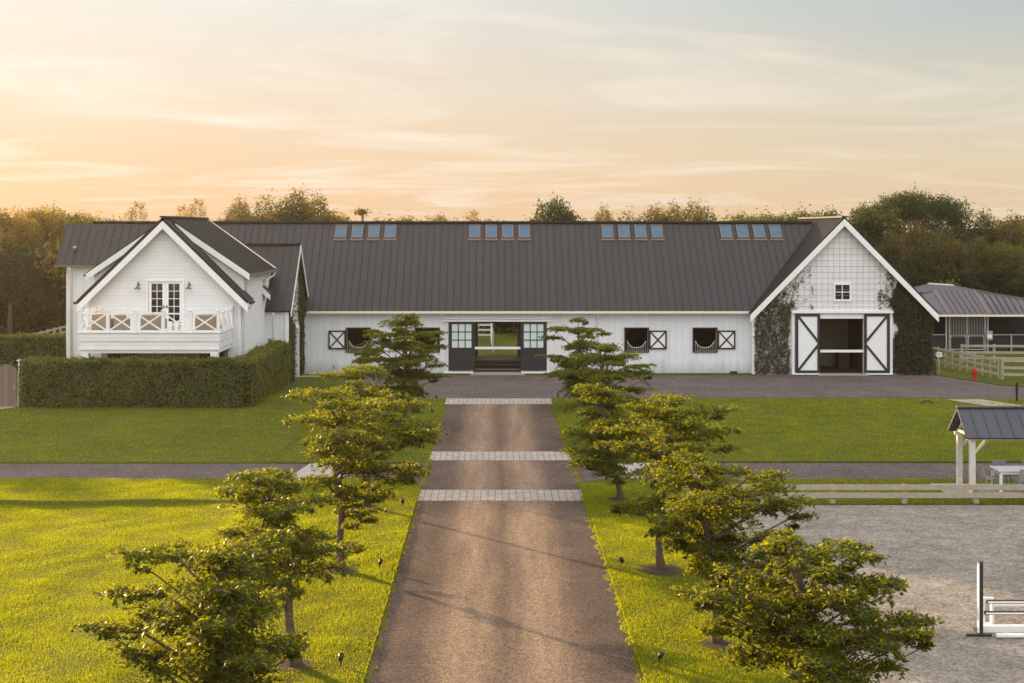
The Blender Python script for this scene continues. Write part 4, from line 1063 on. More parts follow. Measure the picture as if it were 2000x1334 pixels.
def tree_proto(name, seed, H, W, kind, m, n=5200, leaf=.18):
    rg = np.random.default_rng(seed)
    root = empty(name, (0, 0, 0))
    blobs = []
    b = MB()
    if kind == 'umbrella':
        for i in range(34):
            a = rg.uniform(0, 6.28); r_ = W/2*math.sqrt(rg.uniform(0, 1))*.9
            blobs.append((r_*math.cos(a), r_*math.sin(a), H*(.68+.22*math.sqrt(max(0, 1-(2*r_/W)**2)))+rg.uniform(-.3, .2), W*rg.uniform(.09, .14), .55))
        b.tube([(0, 0, -.1), (.2, 0, H*.3), (0, .1, H*.45)], [.45, .35, .28], 8)
        for s_ in blobs: b.tube([(0, .1, H*.42), (s_[0]*.5, s_[1]*.5, H*.62), (s_[0], s_[1], s_[2]-.2)], [.2, .12, .04], 5)
    elif kind == 'feathery':
        for i in range(20):
            a = rg.uniform(0, 6.28); r_ = W/2*math.sqrt(rg.uniform(0, 1))*.8; z = rg.uniform(.3, .93)*H
            r_ *= 1-.55*(z/H)**2
            blobs.append((r_*math.cos(a), r_*math.sin(a), z, W*rg.uniform(.07, .13), 1.5))
        b.tube([(0, 0, -.1), (.1, 0, H*.45), (0, 0, H*.85)], [.22, .14, .04], 6)
        for s_ in blobs: b.tube([(0, 0, max(.3, s_[2]-H*.35)), (s_[0]*.6, s_[1]*.6, s_[2]-H*.1), (s_[0], s_[1], s_[2]+s_[3]*1.3)], [.07, .04, .015], 4)
    elif kind == 'bush':
        for i in range(14):
            a = rg.uniform(0, 6.28); r_ = W/2*math.sqrt(rg.uniform(0, 1))*.8; z = rg.uniform(.15, .8)*H
            blobs.append((r_*math.cos(a), r_*math.sin(a), z, W*.17, .9))
        b.tube([(0, 0, -.1), (0, 0, H*.6)], [.15, .05], 6)
    else:
        for i in range(15):
            a = rg.uniform(0, 6.28); r_ = W/2*math.sqrt(rg.uniform(0, 1))*.72; z = H*rg.uniform(.42, .86)
            r_ *= math.sqrt(max(.12, 1-((z/H-.55)/.5)**2))
            blobs.append((r_*math.cos(a), r_*math.sin(a), z, W*rg.uniform(.12, .2), .8))
        blobs.append((0, 0, H*.62, W*.27, .85)); blobs.append((0, 0, H*.86, W*.15, .75))
        b.tube([(0, 0, -.1), (.15, 0, H*.3), (0, .1, H*.7)], [.3, .22, .08], 7)
        for s_ in blobs[:12]: b.tube([(.1, 0, H*.32), (s_[0]*.5, s_[1]*.5, s_[2]-H*.12), (s_[0], s_[1], s_[2])], [.12, .07, .03], 5)
    b.build('trunk', M['bark_pale'], root, smooth=True)
    leaf_obj('crown', crown_mesh(seed, blobs, n, leaf), m, root)
    return root
PR = {
 'gold': tree_proto('broadleaf_tree', 21, 10, 9, 'round', LF['far_gold'], n=13000, leaf=.15),
 'green': tree_proto('broadleaf_tree', 22, 10, 8.5, 'round', LF['far_green'], n=13000, leaf=.15),
 'dark': tree_proto('broadleaf_tree', 23, 10, 9, 'round', LF['far_dark'], n=13000, leaf=.16),
 'brown': tree_proto('feathery_tree', 24, 10, 8, 'feathery', LF['far_brown'], n=8000, leaf=.12),
 'featherg': tree_proto('feathery_tree', 25, 10, 7, 'feathery', LF['far_gold'], n=6500, leaf=.11),
 'umbrella': tree_proto('umbrella_tree', 26, 12, 16, 'umbrella', LF['far_dark'], n=20000, leaf=.15),
 'bush': tree_proto('shrub', 27, 4, 6, 'bush', LF['far_dark'], n=6000, leaf=.14),
 'bushg': tree_proto('shrub', 28, 4, 6, 'bush', LF['far_gold'], n=6000, leaf=.14),
}
used_proto = set()
rt = random.Random(3)
def plant(kind, px, topy, Y, label, sx=1.0, group='trees behind the stable'):
    H0 = {'umbrella': 12, 'bush': 4, 'bushg': 4}.get(kind, 10)
    h = PZ(topy, Y)
    s_ = h/(H0*.97)
    p = PR[kind]
    o = p if kind not in used_proto else copy_tree(p)
    used_proto.add(kind)
    o.location = (PX(px, Y), Y, -.05)
    o.rotation_euler = (0, 0, rt.uniform(0, 6.28))
    o.scale = (s_*sx, s_*sx, s_)
    tag(o, label, 'shrub' if kind.startswith('bush') else 'tree', group)
    return o
T = [
 ('green', 740, 426, 125, 'low green treetop just right of the dead palm', 1.3),
 ('gold', 965, 427, 125, 'low golden treetop above the second skylight group, left of the round tree', 1.2),
 ('green', 1020, 431, 126, 'low green treetop touching the left side of the round treetop', 1.0),
 ('gold', 1150, 430, 125, 'low golden treetop just right of the round treetop', 1.2),
 ('green', 220, 424, 126, 'low green treetop over the left house roof, right of the golden trees', 1.1),
 # left mass
 ('gold', -10, 405, 112, 'golden tree at the far left edge of the picture', 1.0),
 ('gold', 60, 402, 118, 'golden tree rising just left of the house roof', 1.0),
 ('green', 110, 404, 124, 'tall green gold tree touching the left end of the house roof', .9),
 ('gold', 175, 415, 128, 'golden tree peeking over the left house roof', .9),
 ('dark', 20, 470, 112, 'dark tree low at the left edge behind the long hedge', 1.25),
 ('dark', 95, 480, 113, 'dark tree beside the left wall of the house', 1.2),
 ('bush', 60, 560, 121, 'shaded shrub behind the fence left of the house', 1.3),
 ('bush', -15, 545, 121, 'shaded shrub at the left edge above the back hedge', 1.3),
 ('bush', 110, 570, 121, 'shaded shrub at the house corner beyond the fence', 1.2),
 # behind house and ridge
 ('featherg', 285, 411, 122, 'thin feathery treetop left of the house peak', 1.0),
 ('featherg', 345, 416, 124, 'wispy treetop just right of the house peak', .8),
 ('featherg', 400, 405, 122, 'feathery treetop above the rear of the house roof', .9),
 ('brown', 480, 396, 120, 'brown feathery tree above the left part of the stable ridge', 1.0),
 ('brown', 550, 378, 118, 'tallest brown feathery tree over the stable ridge, left of the first skylights', 1.1),
 ('brown', 610, 388, 119, 'wide brown tree right behind the ridge left of the first skylights', 1.1),
 ('gold', 650, 412, 121, 'low golden crown over the first skylight group', .8),
 ('gold', 520, 412, 123, 'low golden crown behind the brown feathery trees', .9),
 ('green', 800, 422, 126, 'low green treetop midway between the first two skylight groups', 1.4),
 ('green', 860, 416, 124, 'small green treetop left of the second skylight group', .5),
 ('featherg', 925, 425, 124, 'small wispy top above the second skylight group', 1.0),
 ('dark', 1088, 386, 117, 'round dark treetop standing alone above the ridge centre', .62),
 ('brown', 1190, 411, 122, 'thin bare topped tree above the third skylight group', .8),
 ('brown', 1250, 410, 120, 'brown feathery crown right of the third skylight group', 1.15),
 ('brown', 1310, 404, 119, 'brown bushy crown between third and fourth skylight groups', .9),
 ('brown', 1375, 402, 120, 'tall brown brushy crown left of the fourth skylight group', 1.15),
 ('green', 1450, 414, 122, 'green crown above the fourth skylight group', .95),
 ('green', 1500, 413, 121, 'feathery crown right above the fourth skylight group', .9),
 ('green', 1560, 407, 119, 'green crown left of the end gable peak', .9),
 ('dark', 1625, 410, 118, 'dark green crown directly behind the end gable peak', .9),
 ('dark', 1690, 405, 118, 'dark crown just right of the end gable peak', .9),
 ('umbrella', 1790, 378, 124, 'big wide umbrella shaped tree above the right tree line', .66),
 ('dark', 1880, 425, 121, 'dark tree under the right side of the umbrella shaped tree', 1.1),
 ('brown', 1940, 417, 120, 'brownish tree near the right edge of the tree line', 1.0),
 ('gold', 1995, 420, 121, 'golden brown tree at the right edge of the picture', 1.0),
 ('brown', 1740, 455, 114, 'brown feathery tree right of the gable roof slope', 1.0),
 ('brown', 1815, 440, 115, 'brown feathery tree below the umbrella shaped tree', 1.1),
 ('brown', 1890, 465, 113, 'brown feathery tree above the grey pavilion roof', 1.1),
 ('green', 1960, 470, 112, 'green tree above the right end of the grey pavilion roof', 1.0),
 ('brown', 1700, 495, 111, 'low brown tree tucked behind the right gable slope', 1.0),
 ('dark', 1780, 500, 111, 'dark tree between gable slope and pavilion roof', 1.1),
 ('dark', 1850, 520, 110.5, 'dark low tree behind the pavilion roof peak', 1.1),
 ('dark', 1925, 525, 110.5, 'dark low tree behind the right of the pavilion roof', 1.1),
 ('green', 2000, 510, 110, 'green tree low at the right edge behind the pavilion', 1.0),
]
for k, px, ty, Y, lab, sx in T: plant(k, px, ty, Y, lab, sx)
# a snag with a tuft, over the ridge
root = empty('dead_palm', (PX(708, 118), 118, 0), 'thin dead palm with a tufted top over the first skylights', 'tree')
b = MB(); b.tube([(root.location.x, 118, 0), (root.location.x+.1, 118, 6), (root.location.x, 118, 10.3)], [.16, .13, .12], 8); b.build('trunk', M['bark_pale'], root, smooth=True)
rg = np.random.default_rng(8); P = rg.normal(0, 1, (160, 3))*np.array([.35, .35, .14])+np.array([root.location.x, 118, 10.42]); leaf_obj('crown', leaf_quads(P, .16, 1, rg), LF['far_brown'], root)
# dense dark understorey that closes the wood, seen through the aisle and between trunks
i = 0
for x in np.concatenate([np.arange(-74, 66, 5.2), [-46.0, -41.5, -37.2, -33.5]]):
    Yb = 111+rt.uniform(-1.5, 2)+ (0 if x > 0 else 4)
    kk = 'bush' if (i % 3 or abs(x) < 9) else 'bushg'
    o = PR[kk] if kk not in used_proto else copy_tree(PR[kk]); used_proto.add(kk)
    o.location = (x, Yb, -.05); o.rotation_euler = (0, 0, rt.uniform(0, 6.28)); s_ = rt.uniform(1.2, 1.75)*(1.25 if x < -28 else 1); o.scale = (s_*.95, s_*.95, s_)
    tag(o, 'dark undergrowth shrub at the foot of the tree line', 'shrub', 'undergrowth shrubs below the tree line'); i += 1
# trees beyond the left of the frame: they shade the lawns
for k, (x, y, h) in enumerate([(-46+-5.6*q, 99-(q % 2), 10.5+.2*(q % 3)) for q in range(12)]):
    kk = ('gold', 'green', 'dark')[k % 3]
    o = copy_tree(PR[kk]); o.location = (x, y, -.05); o.rotation_euler = (0, 0, rt.uniform(0, 6.28)); s_ = h/9.7; o.scale = (s_, s_, s_)
    tag(o, 'broad tree in the row beyond the left edge of the paddock', 'tree', 'row of trees left of the house')

# ------------------------------------------------------------------ hedges
def hedge(name, segs, h, th, n, m, label, seed, leaf=.085, gap=None):
    """segs: polyline of the hedge centre line"""
    rg = np.random.default_rng(seed)
    b = MB(); pts = [Vector((x, y, 0)) for x, y in segs]; allP = []; allN = []
    tl = sum((q-p).length for p, q in zip(pts[:-1], pts[1:]))
    for p, q in zip(pts[:-1], pts[1:]):
        d = (q-p); Ln = d.length; d.normalize(); s_ = Vector((-d.y, d.x, 0)); hw = th/2-.12
        a0 = p - d*.0; 
        c8 = [a0-s_*hw, q-s_*hw, q+s_*hw, a0+s_*hw]
        z0 = .05 if gap is None else .05
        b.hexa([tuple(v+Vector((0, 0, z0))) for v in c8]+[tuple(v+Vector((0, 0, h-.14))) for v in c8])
        k = int(n*Ln/tl)
        area = np.array([h, h, th]); area = area/area.sum()
        w_ = rg.choice(3, k, p=area)
        u = rg.uniform(-.1, Ln+.1, k); v = rg.uniform(0, 1, k)
        lump = .10*np.sin(u*2.1+seed)*np.sin(v*5+u)+.08*np.sin(u*5.3+np.sin(u)*2)*np.sin(v*9+u*2)
        j = np.abs(rg.normal(0, .045, k))*np.where(rg.random(k) < .06, 2.6, 1)
        off = np.where(w_ == 0, -th/2+.06-lump-j, np.where(w_ == 1, th/2-.06+lump+j, (v-.5)*th))
        z = np.where(w_ == 2, h-.08+lump+j, .02+v*(h-.05))
        P = np.stack([p.x+d.x*u+s_.x*off, p.y+d.y*u+s_.y*off, z], -1)
        nn = np.where((w_ == 2)[:, None], np.array([0, 0, 1.]), np.where((w_ == 0)[:, None], -np.array(s_), np.array(s_))+np.array([0, 0, .35]))
        allP.append(P); allN.append(nn)
    # ends
    for p, q in ((pts[0], pts[1]), (pts[-1], pts[-2])):
        d = (p-q).normalized(); s_ = Vector((-d.y, d.x, 0)); k = int(n*.02)+60
        off = rg.uniform(-th/2, th/2, k); z = rg.uniform(.02, h, k); e = .08+np.abs(rg.normal(0, .05, k))
        allP.append(np.stack([p.x+d.x*e+s_.x*off, p.y+d.y*e+s_.y*off, z], -1)); allN.append(np.tile(np.array(d)+np.array([0, 0, .3]), (k, 1)))
    P = np.vstack(allP); Nn = np.vstack(allN)
    V = leaf_quads(P, leaf, .6, rg, up=Nn)
    c0 = pts[0]
    root = empty(name, (c0.x, c0.y, 0), label, 'hedge')
    b.build('branches', M['hedgecore'], root)
    leaf_obj('foliage', V, m, root)
    return root
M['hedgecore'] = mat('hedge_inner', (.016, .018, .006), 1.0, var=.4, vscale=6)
hedge('hedge', [(-22.95, 65.05), (-12.4, 65.05)], 2.60, 1.0, 26000, LF['hedge'], 'long clipped hedge standing in front of the house', 41)
hedge('hedge', [(-12.32, 64.9), (-12.32, 76.2)], 2.52, 1.1, 20000, LF['hedge'], 'clipped hedge running back from the corner to the link wing', 42)
hedge('hedge', [(-42, 82.6), (-24.9, 82.6)], 2.38, 1.2, 20000, LF['hedge'], 'clipped hedge further back at the left of the house', 43)

# ------------------------------------------------------------------ climbing vines
def vine(name, label, fn, n, seed, m, origin, nrm, leaf=.06, stems=()):
    rg = np.random.default_rng(seed)
    P = fn(rg, n)
    nn = np.tile(np.array(nrm)+np.array([0, 0, .25]), (len(P), 1))
    P = P + np.array(nrm)*np.abs(rg.normal(0, .05, len(P)))[:, None]*1.4
    root = empty(name, origin, label, 'climbing plant')
    leaf_obj('foliage', leaf_quads(P, leaf, .7, rg, up=nn), m, root)
    b = MB()
    for st in stems: b.tube(st, [.02]*len(st), 5)
    if stems: b.build('stem', M['bark'], root, smooth=True)
    return root
def clump(P, rg, frac=.75, k=.16, s=.08):
    c = P[rg.integers(0, len(P), int(len(P)*k))]; i_ = rg.integers(0, len(c), len(P)); m_ = rg.random(len(P)) < frac
    Q = P.copy(); Q[m_] = c[i_[m_]]+rg.normal(0, s, (m_.sum(), 3))*np.array([.6, .3, 1.3]); return Q
def vl(rg, n):
    x = rg.uniform(16.0, 19.6, n); z = rg.uniform(0.05, 7.0, n)
    edge = 18.35 + .5*np.clip(z-4, 0, 3) + .35*np.sin(z*2.2)
    dens = np.where(z < 5.0, 1.0, np.clip(1-(z-5.0)/2.0, .04, 1)*.7)
    dens = np.where((x > 18.3) & (z < 3.95), 0, dens)
    dens = np.where(x > edge, .10*(z < 6.4), dens)
    dens = np.where((x > 17.6) & (z > 4.4), dens*.38, dens)
    k = (z < gtop(x)-.25) & (rg.random(n) < dens)
    P = np.stack([x, np.full(n, GF-.03), z], -1)[k]
    P = clump(P, rg, .7, .1, .07); return P[~((P[:, 0] > 18.2) & (P[:, 2] < 4.0))]
def vr(rg, n):
    x = rg.uniform(23.6, 26.95, n); z = rg.uniform(.05, 6.8, n)
    edge = 24.55 - .25*np.sin(z*1.7) + .1*np.sin(z*5); edge = np.where(z > 4.6, 24.4+.4*(z-4.6), edge)
    dens = np.where(x < edge, .07*(z > 4), 1.0)
    dens = np.where((x < 24.5) & (z < 4.0), 0, dens)
    dens = np.where(z > 5.4, dens*np.clip(1-(z-5.4)/1.5, 0, 1), dens)
    k = (z < gtop(x)-.22) & (rg.random(n) < dens)
    P = np.stack([x, np.full(n, GF-.03), z], -1)[k]
    P = clump(P, rg, .7, .1, .08); return P[~((P[:, 0] < 24.55) & (P[:, 2] < 4.0))]
vine('climbing_vine', 'thin greyish brown vine on the wall left of the gable barn doors', vl, 24000, 51, LF['vine_dry'], (17.2, GF, 0), (0, -1, 0), .055,
     [[(16.5, GF-.02, 0), (16.6, GF-.02, 2), (16.9, GF-.02, 4.1)], [(17.4, GF-.02, 0), (17.3, GF-.02, 3), (17.9, GF-.02, 5.2)], [(18.1, GF-.02, 0), (18.0, GF-.02, 3.4), (18.6, GF-.02, 6)]])
vine('climbing_vine', 'dense dark green vine on the wall right of the gable barn doors', vr, 36000, 52, LF['vine'], (25.7, GF, 0), (0, -1, 0), .075,
     [[(25, GF-.02, 0), (25.1, GF-.02, 2), (24.9, GF-.02, 5)], [(26.3, GF-.02, 0), (26.2, GF-.02, 3.4)]])
def vlk(rg, n):
    y = rg.uniform(76.55, 82.6, n); z = rg.uniform(.03, 7.4, n)
    top = LRZ-.35-np.abs(y-LRY)*LSl
    dens = np.where((y > 78.9) & (y < 80.9) & (z < 3.4), 0, 1.0)
    dens = np.where((y > 77.7) & (y < 80.6) & (z > 3.4), .16, dens)
    k = (z < top) & (rg.random(n) < dens)
    return np.stack([np.full(n, -11.93), y, z], -1)[k]
vine('climbing_vine', 'vine covering the end wall of the link wing beside the hedge', vlk, 13000, 53, LF['vine'], (-11.95, 80, 0), (1, 0, 0), .085,
     [[(-11.93, 77.3, 0), (-11.93, 77.4, 4)], [(-11.93, 81.7, 0), (-11.93, 81.6, 4)]])

# ================================================================== SMALL THINGS
def fence(pts, heights, label, name='rail_fence', spacing=2.4, post=(.12, .12), rail=(.045, .15), m=None, ph=1.25, cap=False, tops=None):
    m = m or M['wood']; root = empty(name, (pts[0][0], pts[0][1], 0), label, 'fence')
    for p, q in zip(pts[:-1], pts[1:]):
        p = Vector((*p, 0)); q = Vector((*q, 0)); Ln = (q-p).length; k = max(1, round(Ln/spacing)); d = (q-p).normalized()
        sd = Vector((d.y, -d.x, 0))
        if sd.y > 0: sd = -sd
        for i in range(k+1):
            if i == 0 and p is not pts[0] and p != Vector((*pts[0], 0)): continue
            c = p.lerp(q, i/k); b = MB(); hh = ph+rt.uniform(-.01, .01)
            b.box(c.x-post[0]/2, c.x+post[0]/2, c.y-post[1]/2, c.y+post[1]/2, -.1, hh); b.build('post', m, root)
        for h_ in heights:
            b = MB(); o = sd*(post[1]/2+rail[0]/2+.003)
            b.bar(p+Vector((0, 0, h_))+o, q+Vector((0, 0, h_))+o, rail[0], rail[1]); b.build('rail', m, root)
    return root
fence([(6.35, 43.62), (41.6, 43.62)], [.535, .275], 'low two rail arena fence of weathered boards at the far edge of the grey arena', name='arena_fence', spacing=2.43, post=(.16, .16), rail=(.05, .17), ph=.60)
fence([(28.85, 88.0), (30.1, 79.6)], [1.12, .70, .30], 'sunlit three rail paddock fence running back beside the stable gable', spacing=.95, post=(.09, .09), ph=1.24)
fence([(30.25, 79.4), (42, 77.5)], [1.12, .70, .30], 'grey three rail paddock fence leading right from behind the hydrant', spacing=1.42, post=(.15, .15), ph=1.27)
fence([(31.2, 89.0), (46, 88.2)], [1.15, .72, .35], 'grey rail fence in front of the grey roofed pavilion', spacing=2.1, post=(.14, .14), ph=1.25)
fence([(-33.4, 92.0), (-34.2, 118)], [1.25, .85, .45], 'tan board fence running back behind the left hedge', spacing=1.6, post=(.14, .14), ph=1.4)
fence([(-4.5, 106), (-.3, 106)], [1.32, .92, .52], 'pale rail fence seen through the stable aisle', spacing=2.1, m=M['whitewood'], ph=1.45)
fence([(-.25, 105.5), (-.15, 96.2)], [1.32, .92, .52], 'pale rail fence leading back from the stable aisle', spacing=4.6, m=M['whitewood'], ph=1.45)

# arched timber gate at the left edge
GY = 64.9
root = empty('garden_gate', (-24.2, GY, .28), 'arched brown plank gate at the left edge beside the hedge', 'gate')
b = MB()
def gz(x): return 1.75+.62*max(0, math.cos((x+23.85)*1.75))
n = 12
for i in range(n):
    xa = -24.85 + 1.52*i/n; xb = xa+1.52/n
    b.hexa([(xa, GY, .30), (xb, GY, .30), (xb, GY+.05, .30), (xa, GY+.05, .30), (xa, GY, gz(xa)), (xb, GY, gz(xb)), (xb, GY+.05, gz(xb)), (xa, GY+.05, gz(xa))])
b.build('gate_leaf', M['gatewood'], root)
for z in (.6, 1.5):
    b = MB(); b.box(-24.85, -23.33, GY+.051, GY+.09, z, z+.12); b.build('crossbar', M['wood'], root)
b = MB(); b.box(-23.29, -23.2, GY-.02, GY+.1, .2, 1.95); b.build('gate_post', M['wood'], root)
b = MB(); b.box(-23.45, -23.41, GY-.04, GY-.002, 1.15, 1.35); b.build('latch', M['steel'], root)
tag(MB().box(-23.72, -23.30, 66.2, 66.3, 0.2, 2.40).box(-23.77, -23.25, 66.15, 66.35, 2.40, 2.46).build('white_screen', M['white'], loc=(-23.5, 66.25, 0.2)), 'small white upright panel behind the left end of the front hedge', 'screen')
tag(MB().add([(-26.9, 60.5, .26), (-25, 62.0, .30), (-23.3, 64.6, .315), (-23.2, 66.4, .315), (-26.9, 66.4, .315)], [(0, 1, 2, 3, 4)]).build('path', M['concrete']), kind='structure')
tag(MB().add([(23.7, 70.0, .008), (25.6, 70.0, .008), (27.4, 66.2, .008), (25.6, 66.2, .008)], [(0, 1, 2, 3)]).build('path', M['concrete']), kind='structure')
tag(MB().box(15.3, 40, 44.6, 46.9, -.05, .012).build('patio', M['concrete']), kind='structure')

# picnic pavilion on the right
root = empty('open_pavilion', (16.1, 45.6, 0), 'small open timber pavilion with dark metal roof at the right edge', 'pavilion')
px0, px1 = 15.82, 26
b = MB(); roof_plane(b, (px0, 44.65, 1.97), (px1, 44.65, 1.97), (px1, 45.6, 2.87), (px0, 45.6, 2.87), thick=.06, step=.4, rib=.02, ribw=.02)
roof_plane(b, (px0, 46.55, 1.97), (px1, 46.55, 1.97), (px1, 45.6, 2.87), (px0, 45.6, 2.87), thick=.06, ribs=False); b.build('roof', M['roof2'], root)
b = MB(); b.bar((px0-.02, 45.6, 2.89), (px1, 45.6, 2.89), .18, .05); b.build('ridge_cap', M['roof3'], root)
for x in (16.12, 19.3, 22.5):
    for y in (44.98, 46.22):
        b = MB(); b.box(x-.085, x+.085, y-.085, y+.085, 0, 1.95); p = b.build('post', M['whitewood'], root)
        b = MB(); b.bar((x+.086, y, 1.45), (x+.5, y, 1.86), .08, .08); b.build('knee_brace', M['whitewood'], p)
    b = MB(); b.box(x-.07, x+.07, 44.9, 46.3, 1.955, 2.04); b.bar((x, 45.6, 2.08), (x, 45.6, 2.7), .1, .1); b.bar((x-.003, 45.0, 2.05), (x-.003, 45.55, 2.60), .07, .08); b.bar((x+.003, 46.2, 2.05), (x+.003, 45.65, 2.60), .07, .08); b.build('truss', M['whitewood'], root)
b = MB(); b.box(15.95, px1-.1, 44.92, 45.04, 1.85, 1.953); b.box(15.95, px1-.1, 46.16, 46.28, 1.85, 1.953); b.build('eave_beam', M['whitewood'], root)

# table and chairs under it
tb = empty('dining_table', (18.2, 45.8, 0), 'pale rectangular dining table under the open pavilion', 'table')
b = MB(); b.box(17.18, 19.2, 45.38, 46.25, .70, .75); b.build('table_top', M['white'], tb, bevel=.008)
b = MB(); b.box(17.28, 19.1, 45.46, 46.17, .60, .699); b.build('apron', M['white'], tb)
for x in (17.27, 19.1):
    for y in (45.46, 46.17):
        b = MB(); b.box(x-.045, x+.045, y-.045, y+.045, .012, .599); b.build('leg', M['white'], tb)
ch = empty('dining_chair', (0, 0, 0))
b = MB(); b.box(-.23, .23, -.23, .23, .40, .45); b.build('seat', M['greyplastic'], ch, bevel=.01)
b = MB(); b.hexa([(-.23, -.24, .42), (.23, -.24, .42), (.23, -.20, .42), (-.23, -.20, .42), (-.24, -.34, .86), (.24, -.34, .86), (.24, -.30, .86), (-.24, -.30, .86)]); b.build('backrest', M['greyplastic'], ch, bevel=.008)
for sx in (-1, 1):
    for sy in (-1, 1):
        b = MB(); b.bar((sx*.2, sy*.19, .40), (sx*.23, sy*.23, .012), .04, .04); b.build('leg', M['greyplastic'], ch)
first = True
for x, y, a, lab in ((17.95, 45.25, 0, 'grey chair with its back to the camera at the near side of the pavilion table'), (17.02, 45.8, -90, 'grey chair at the left end of the pavilion table'),
                     (17.7, 46.45, 180, 'grey chair behind the left part of the pavilion table'), (18.75, 46.45, 180, 'grey chair behind the right part of the pavilion table'), (18.8, 45.25, 0, 'grey chair at the right end near side of the pavilion table')):
    o = ch if first else copy_tree(ch); first = False
    o.location = (x, y, 0); o.rotation_euler = (0, 0, R(a)); tag(o, lab, 'chair', 'chairs around the pavilion table')

# show jump
JY = 29.6
js = empty('jump_standard', (10.8, JY, -.04), 'tall dark jump standard on crossed feet in the grey arena', 'jump standard')
b = MB(); b.box(10.755, 10.835, JY-.05, JY+.05, .02, 1.59); b.build('upright', M['dark'], js)
b = MB(); b.box(10.735, 10.753, JY-.05, JY+.05, .02, 1.57); b.build('lit_side_strip', M['white'], js)  # white strip painting the sunlit left side of the upright
b = MB(); b.box(10.45, 11.0, JY-.14, JY-.06, -.038, .015); b.box(10.75, 10.84, JY-.059, JY+.35, -.038, .018); b.build('foot', M['dark'], js)
for xa, za in ((10.89, .62), (10.875, .38)):
    b = MB(); b.box(10.837, xa, JY-.03, JY+.03, za, za+.06); b.build('jump_cup', M['cream'], js)
def pole(z, y, r, label, mm, x0=10.87, x1=14.6):
    root = empty('jump_pole', (x0, y, z), label, 'jump pole', 'poles of the show jump')
    b = MB(); b.tube([(x0, y, z), (x1, y, z)], r, 12); b.build('pole', mm[0], root, smooth=True)
    if len(mm) > 1:
        b = MB(); b.box(x0+.02, x1-.02, y-r-.004, y-r*.75, z-.018, z+.018); b.build('stripe', mm[1], root)
pole(.70, JY, .045, 'upper dark pole with a white stripe hung on the jump standard', (M['dark'], M['white']), 10.92)
pole(.45, JY, .045, 'lower dark pole with a white stripe hung on the jump standard', (M['dark'], M['white']), 10.88)
pole(.02, JY-.25, .055, 'white ground pole lying in front of the jump', (M['white'],), 11.05)
jf = empty('jump_filler', (12.6, JY+.5, -.04), 'white open framed filler standing behind the jump poles', 'jump filler')
b = MB(); y = JY+.45
b.box(11.0, 11.06, y, y+.08, -.04, .66); b.box(11.2, 11.26, y, y+.08, -.04, .66); b.box(11.06, 11.2, y, y+.08, .58, .66); b.box(11.06, 11.2, y, y+.08, .0, .08); b.build('frame', M['white'], jf)
b = MB(); b.box(11.27, 14.6, y+.01, y+.06, .47, .60); b.build('plank', M['white'], jf)
b = MB(); b.box(10.88, 14.6, JY+.15, JY+.3, -.04, .11); b.build('base_box', M['white'], jf, bevel=.01)

# hydrant
hx, hy = 28.45, 79.0
root = empty('fire_hydrant', (hx, hy, 0), 'red fire hydrant on the grass in front of the paddock fence', 'fire hydrant')
b = MB(); b.lathe((hx, hy, 0), [(.17, 0), (.17, .05), (.115, .06), (.11, .5), (.15, .51), (.15, .56), (.12, .57), (.11, .66), (.07, .73), (.03, .76)], 16); b.build('barrel', M['red'], root, smooth=False)
b = MB(); b.lathe((hx, hy, .76), [(.03, 0), (.03, .06), (.01, .07)], 6); b.build('operating_nut', M['red'], root)
for d in ((-1, 0), (1, 0), (0, -1)):
    b = MB(); p = Vector((hx, hy, .42)); q = p+Vector((d[0], d[1], 0))*.2; b.tube([p+Vector((d[0], d[1], 0))*.1, q], .055, 10); b.tube([q, q+Vector((d[0], d[1], 0))*.04], .07, 6); b.build('outlet_cap', M['red'], root)
# bollard post and small sign
bx_, by_ = 27.2, 69.4
root = empty('black_post', (bx_, by_, 0), 'short black post with collar at the right end of the gravel yard', 'post')
b = MB(); b.lathe((bx_, by_, -.05), [(.055, 0), (.055, .62), (.10, .63), (.10, .70), (.06, .72), (.06, .88), (.075, .9), (.075, 1.0), (.03, 1.03)], 12); b.build('shaft', M['black'], root)
sx_, sy_ = 27.35, 82.0
root = empty('small_sign', (sx_, sy_, 0), 'small white notice on a thin post beside the vine wall', 'sign')
b = MB(); b.box(sx_-.02, sx_+.02, sy_-.02, sy_+.02, 0, 1.35); b.build('sign_post', M['wood'], root)
b = MB(); b.box(sx_-.16, sx_+.16, sy_-.04, sy_-.021, 1.08, 1.38); sp_ = b.build('sign_panel', M['white'], root)
b = MB(); b.box(sx_-.12, sx_+.12, sy_-.046, sy_-.0405, 1.29, 1.33); b.box(sx_-.12, sx_+.09, sy_-.046, sy_-.0405, 1.22, 1.25); b.box(sx_-.12, sx_+.11, sy_-.046, sy_-.0405, 1.15, 1.18); b.build('sign_lines', M['red'], sp_)
b = MB(); b.tube([(27.0, 81.75, 0), (27.0, 81.75, .9)], .05, 8); tag(b.build('service_pipe', M['black'], loc=(27.0, 81.75, 0)), 'short black pipe at the corner of the vine covered gable', 'pipe')
# drain cover on lawn
b = MB(); k = 10
b.tube([(22.2+.28*math.cos(R(a)), 68.4, .02+.12*math.sin(R(a))) for a in range(0, 181, 18)], .035, 6); tag(b.build('garden_hoop', M['black'], loc=(22.2, 68.4, 0), smooth=True), 'small dark arched hoop lying on the right lawn', 'hoop')
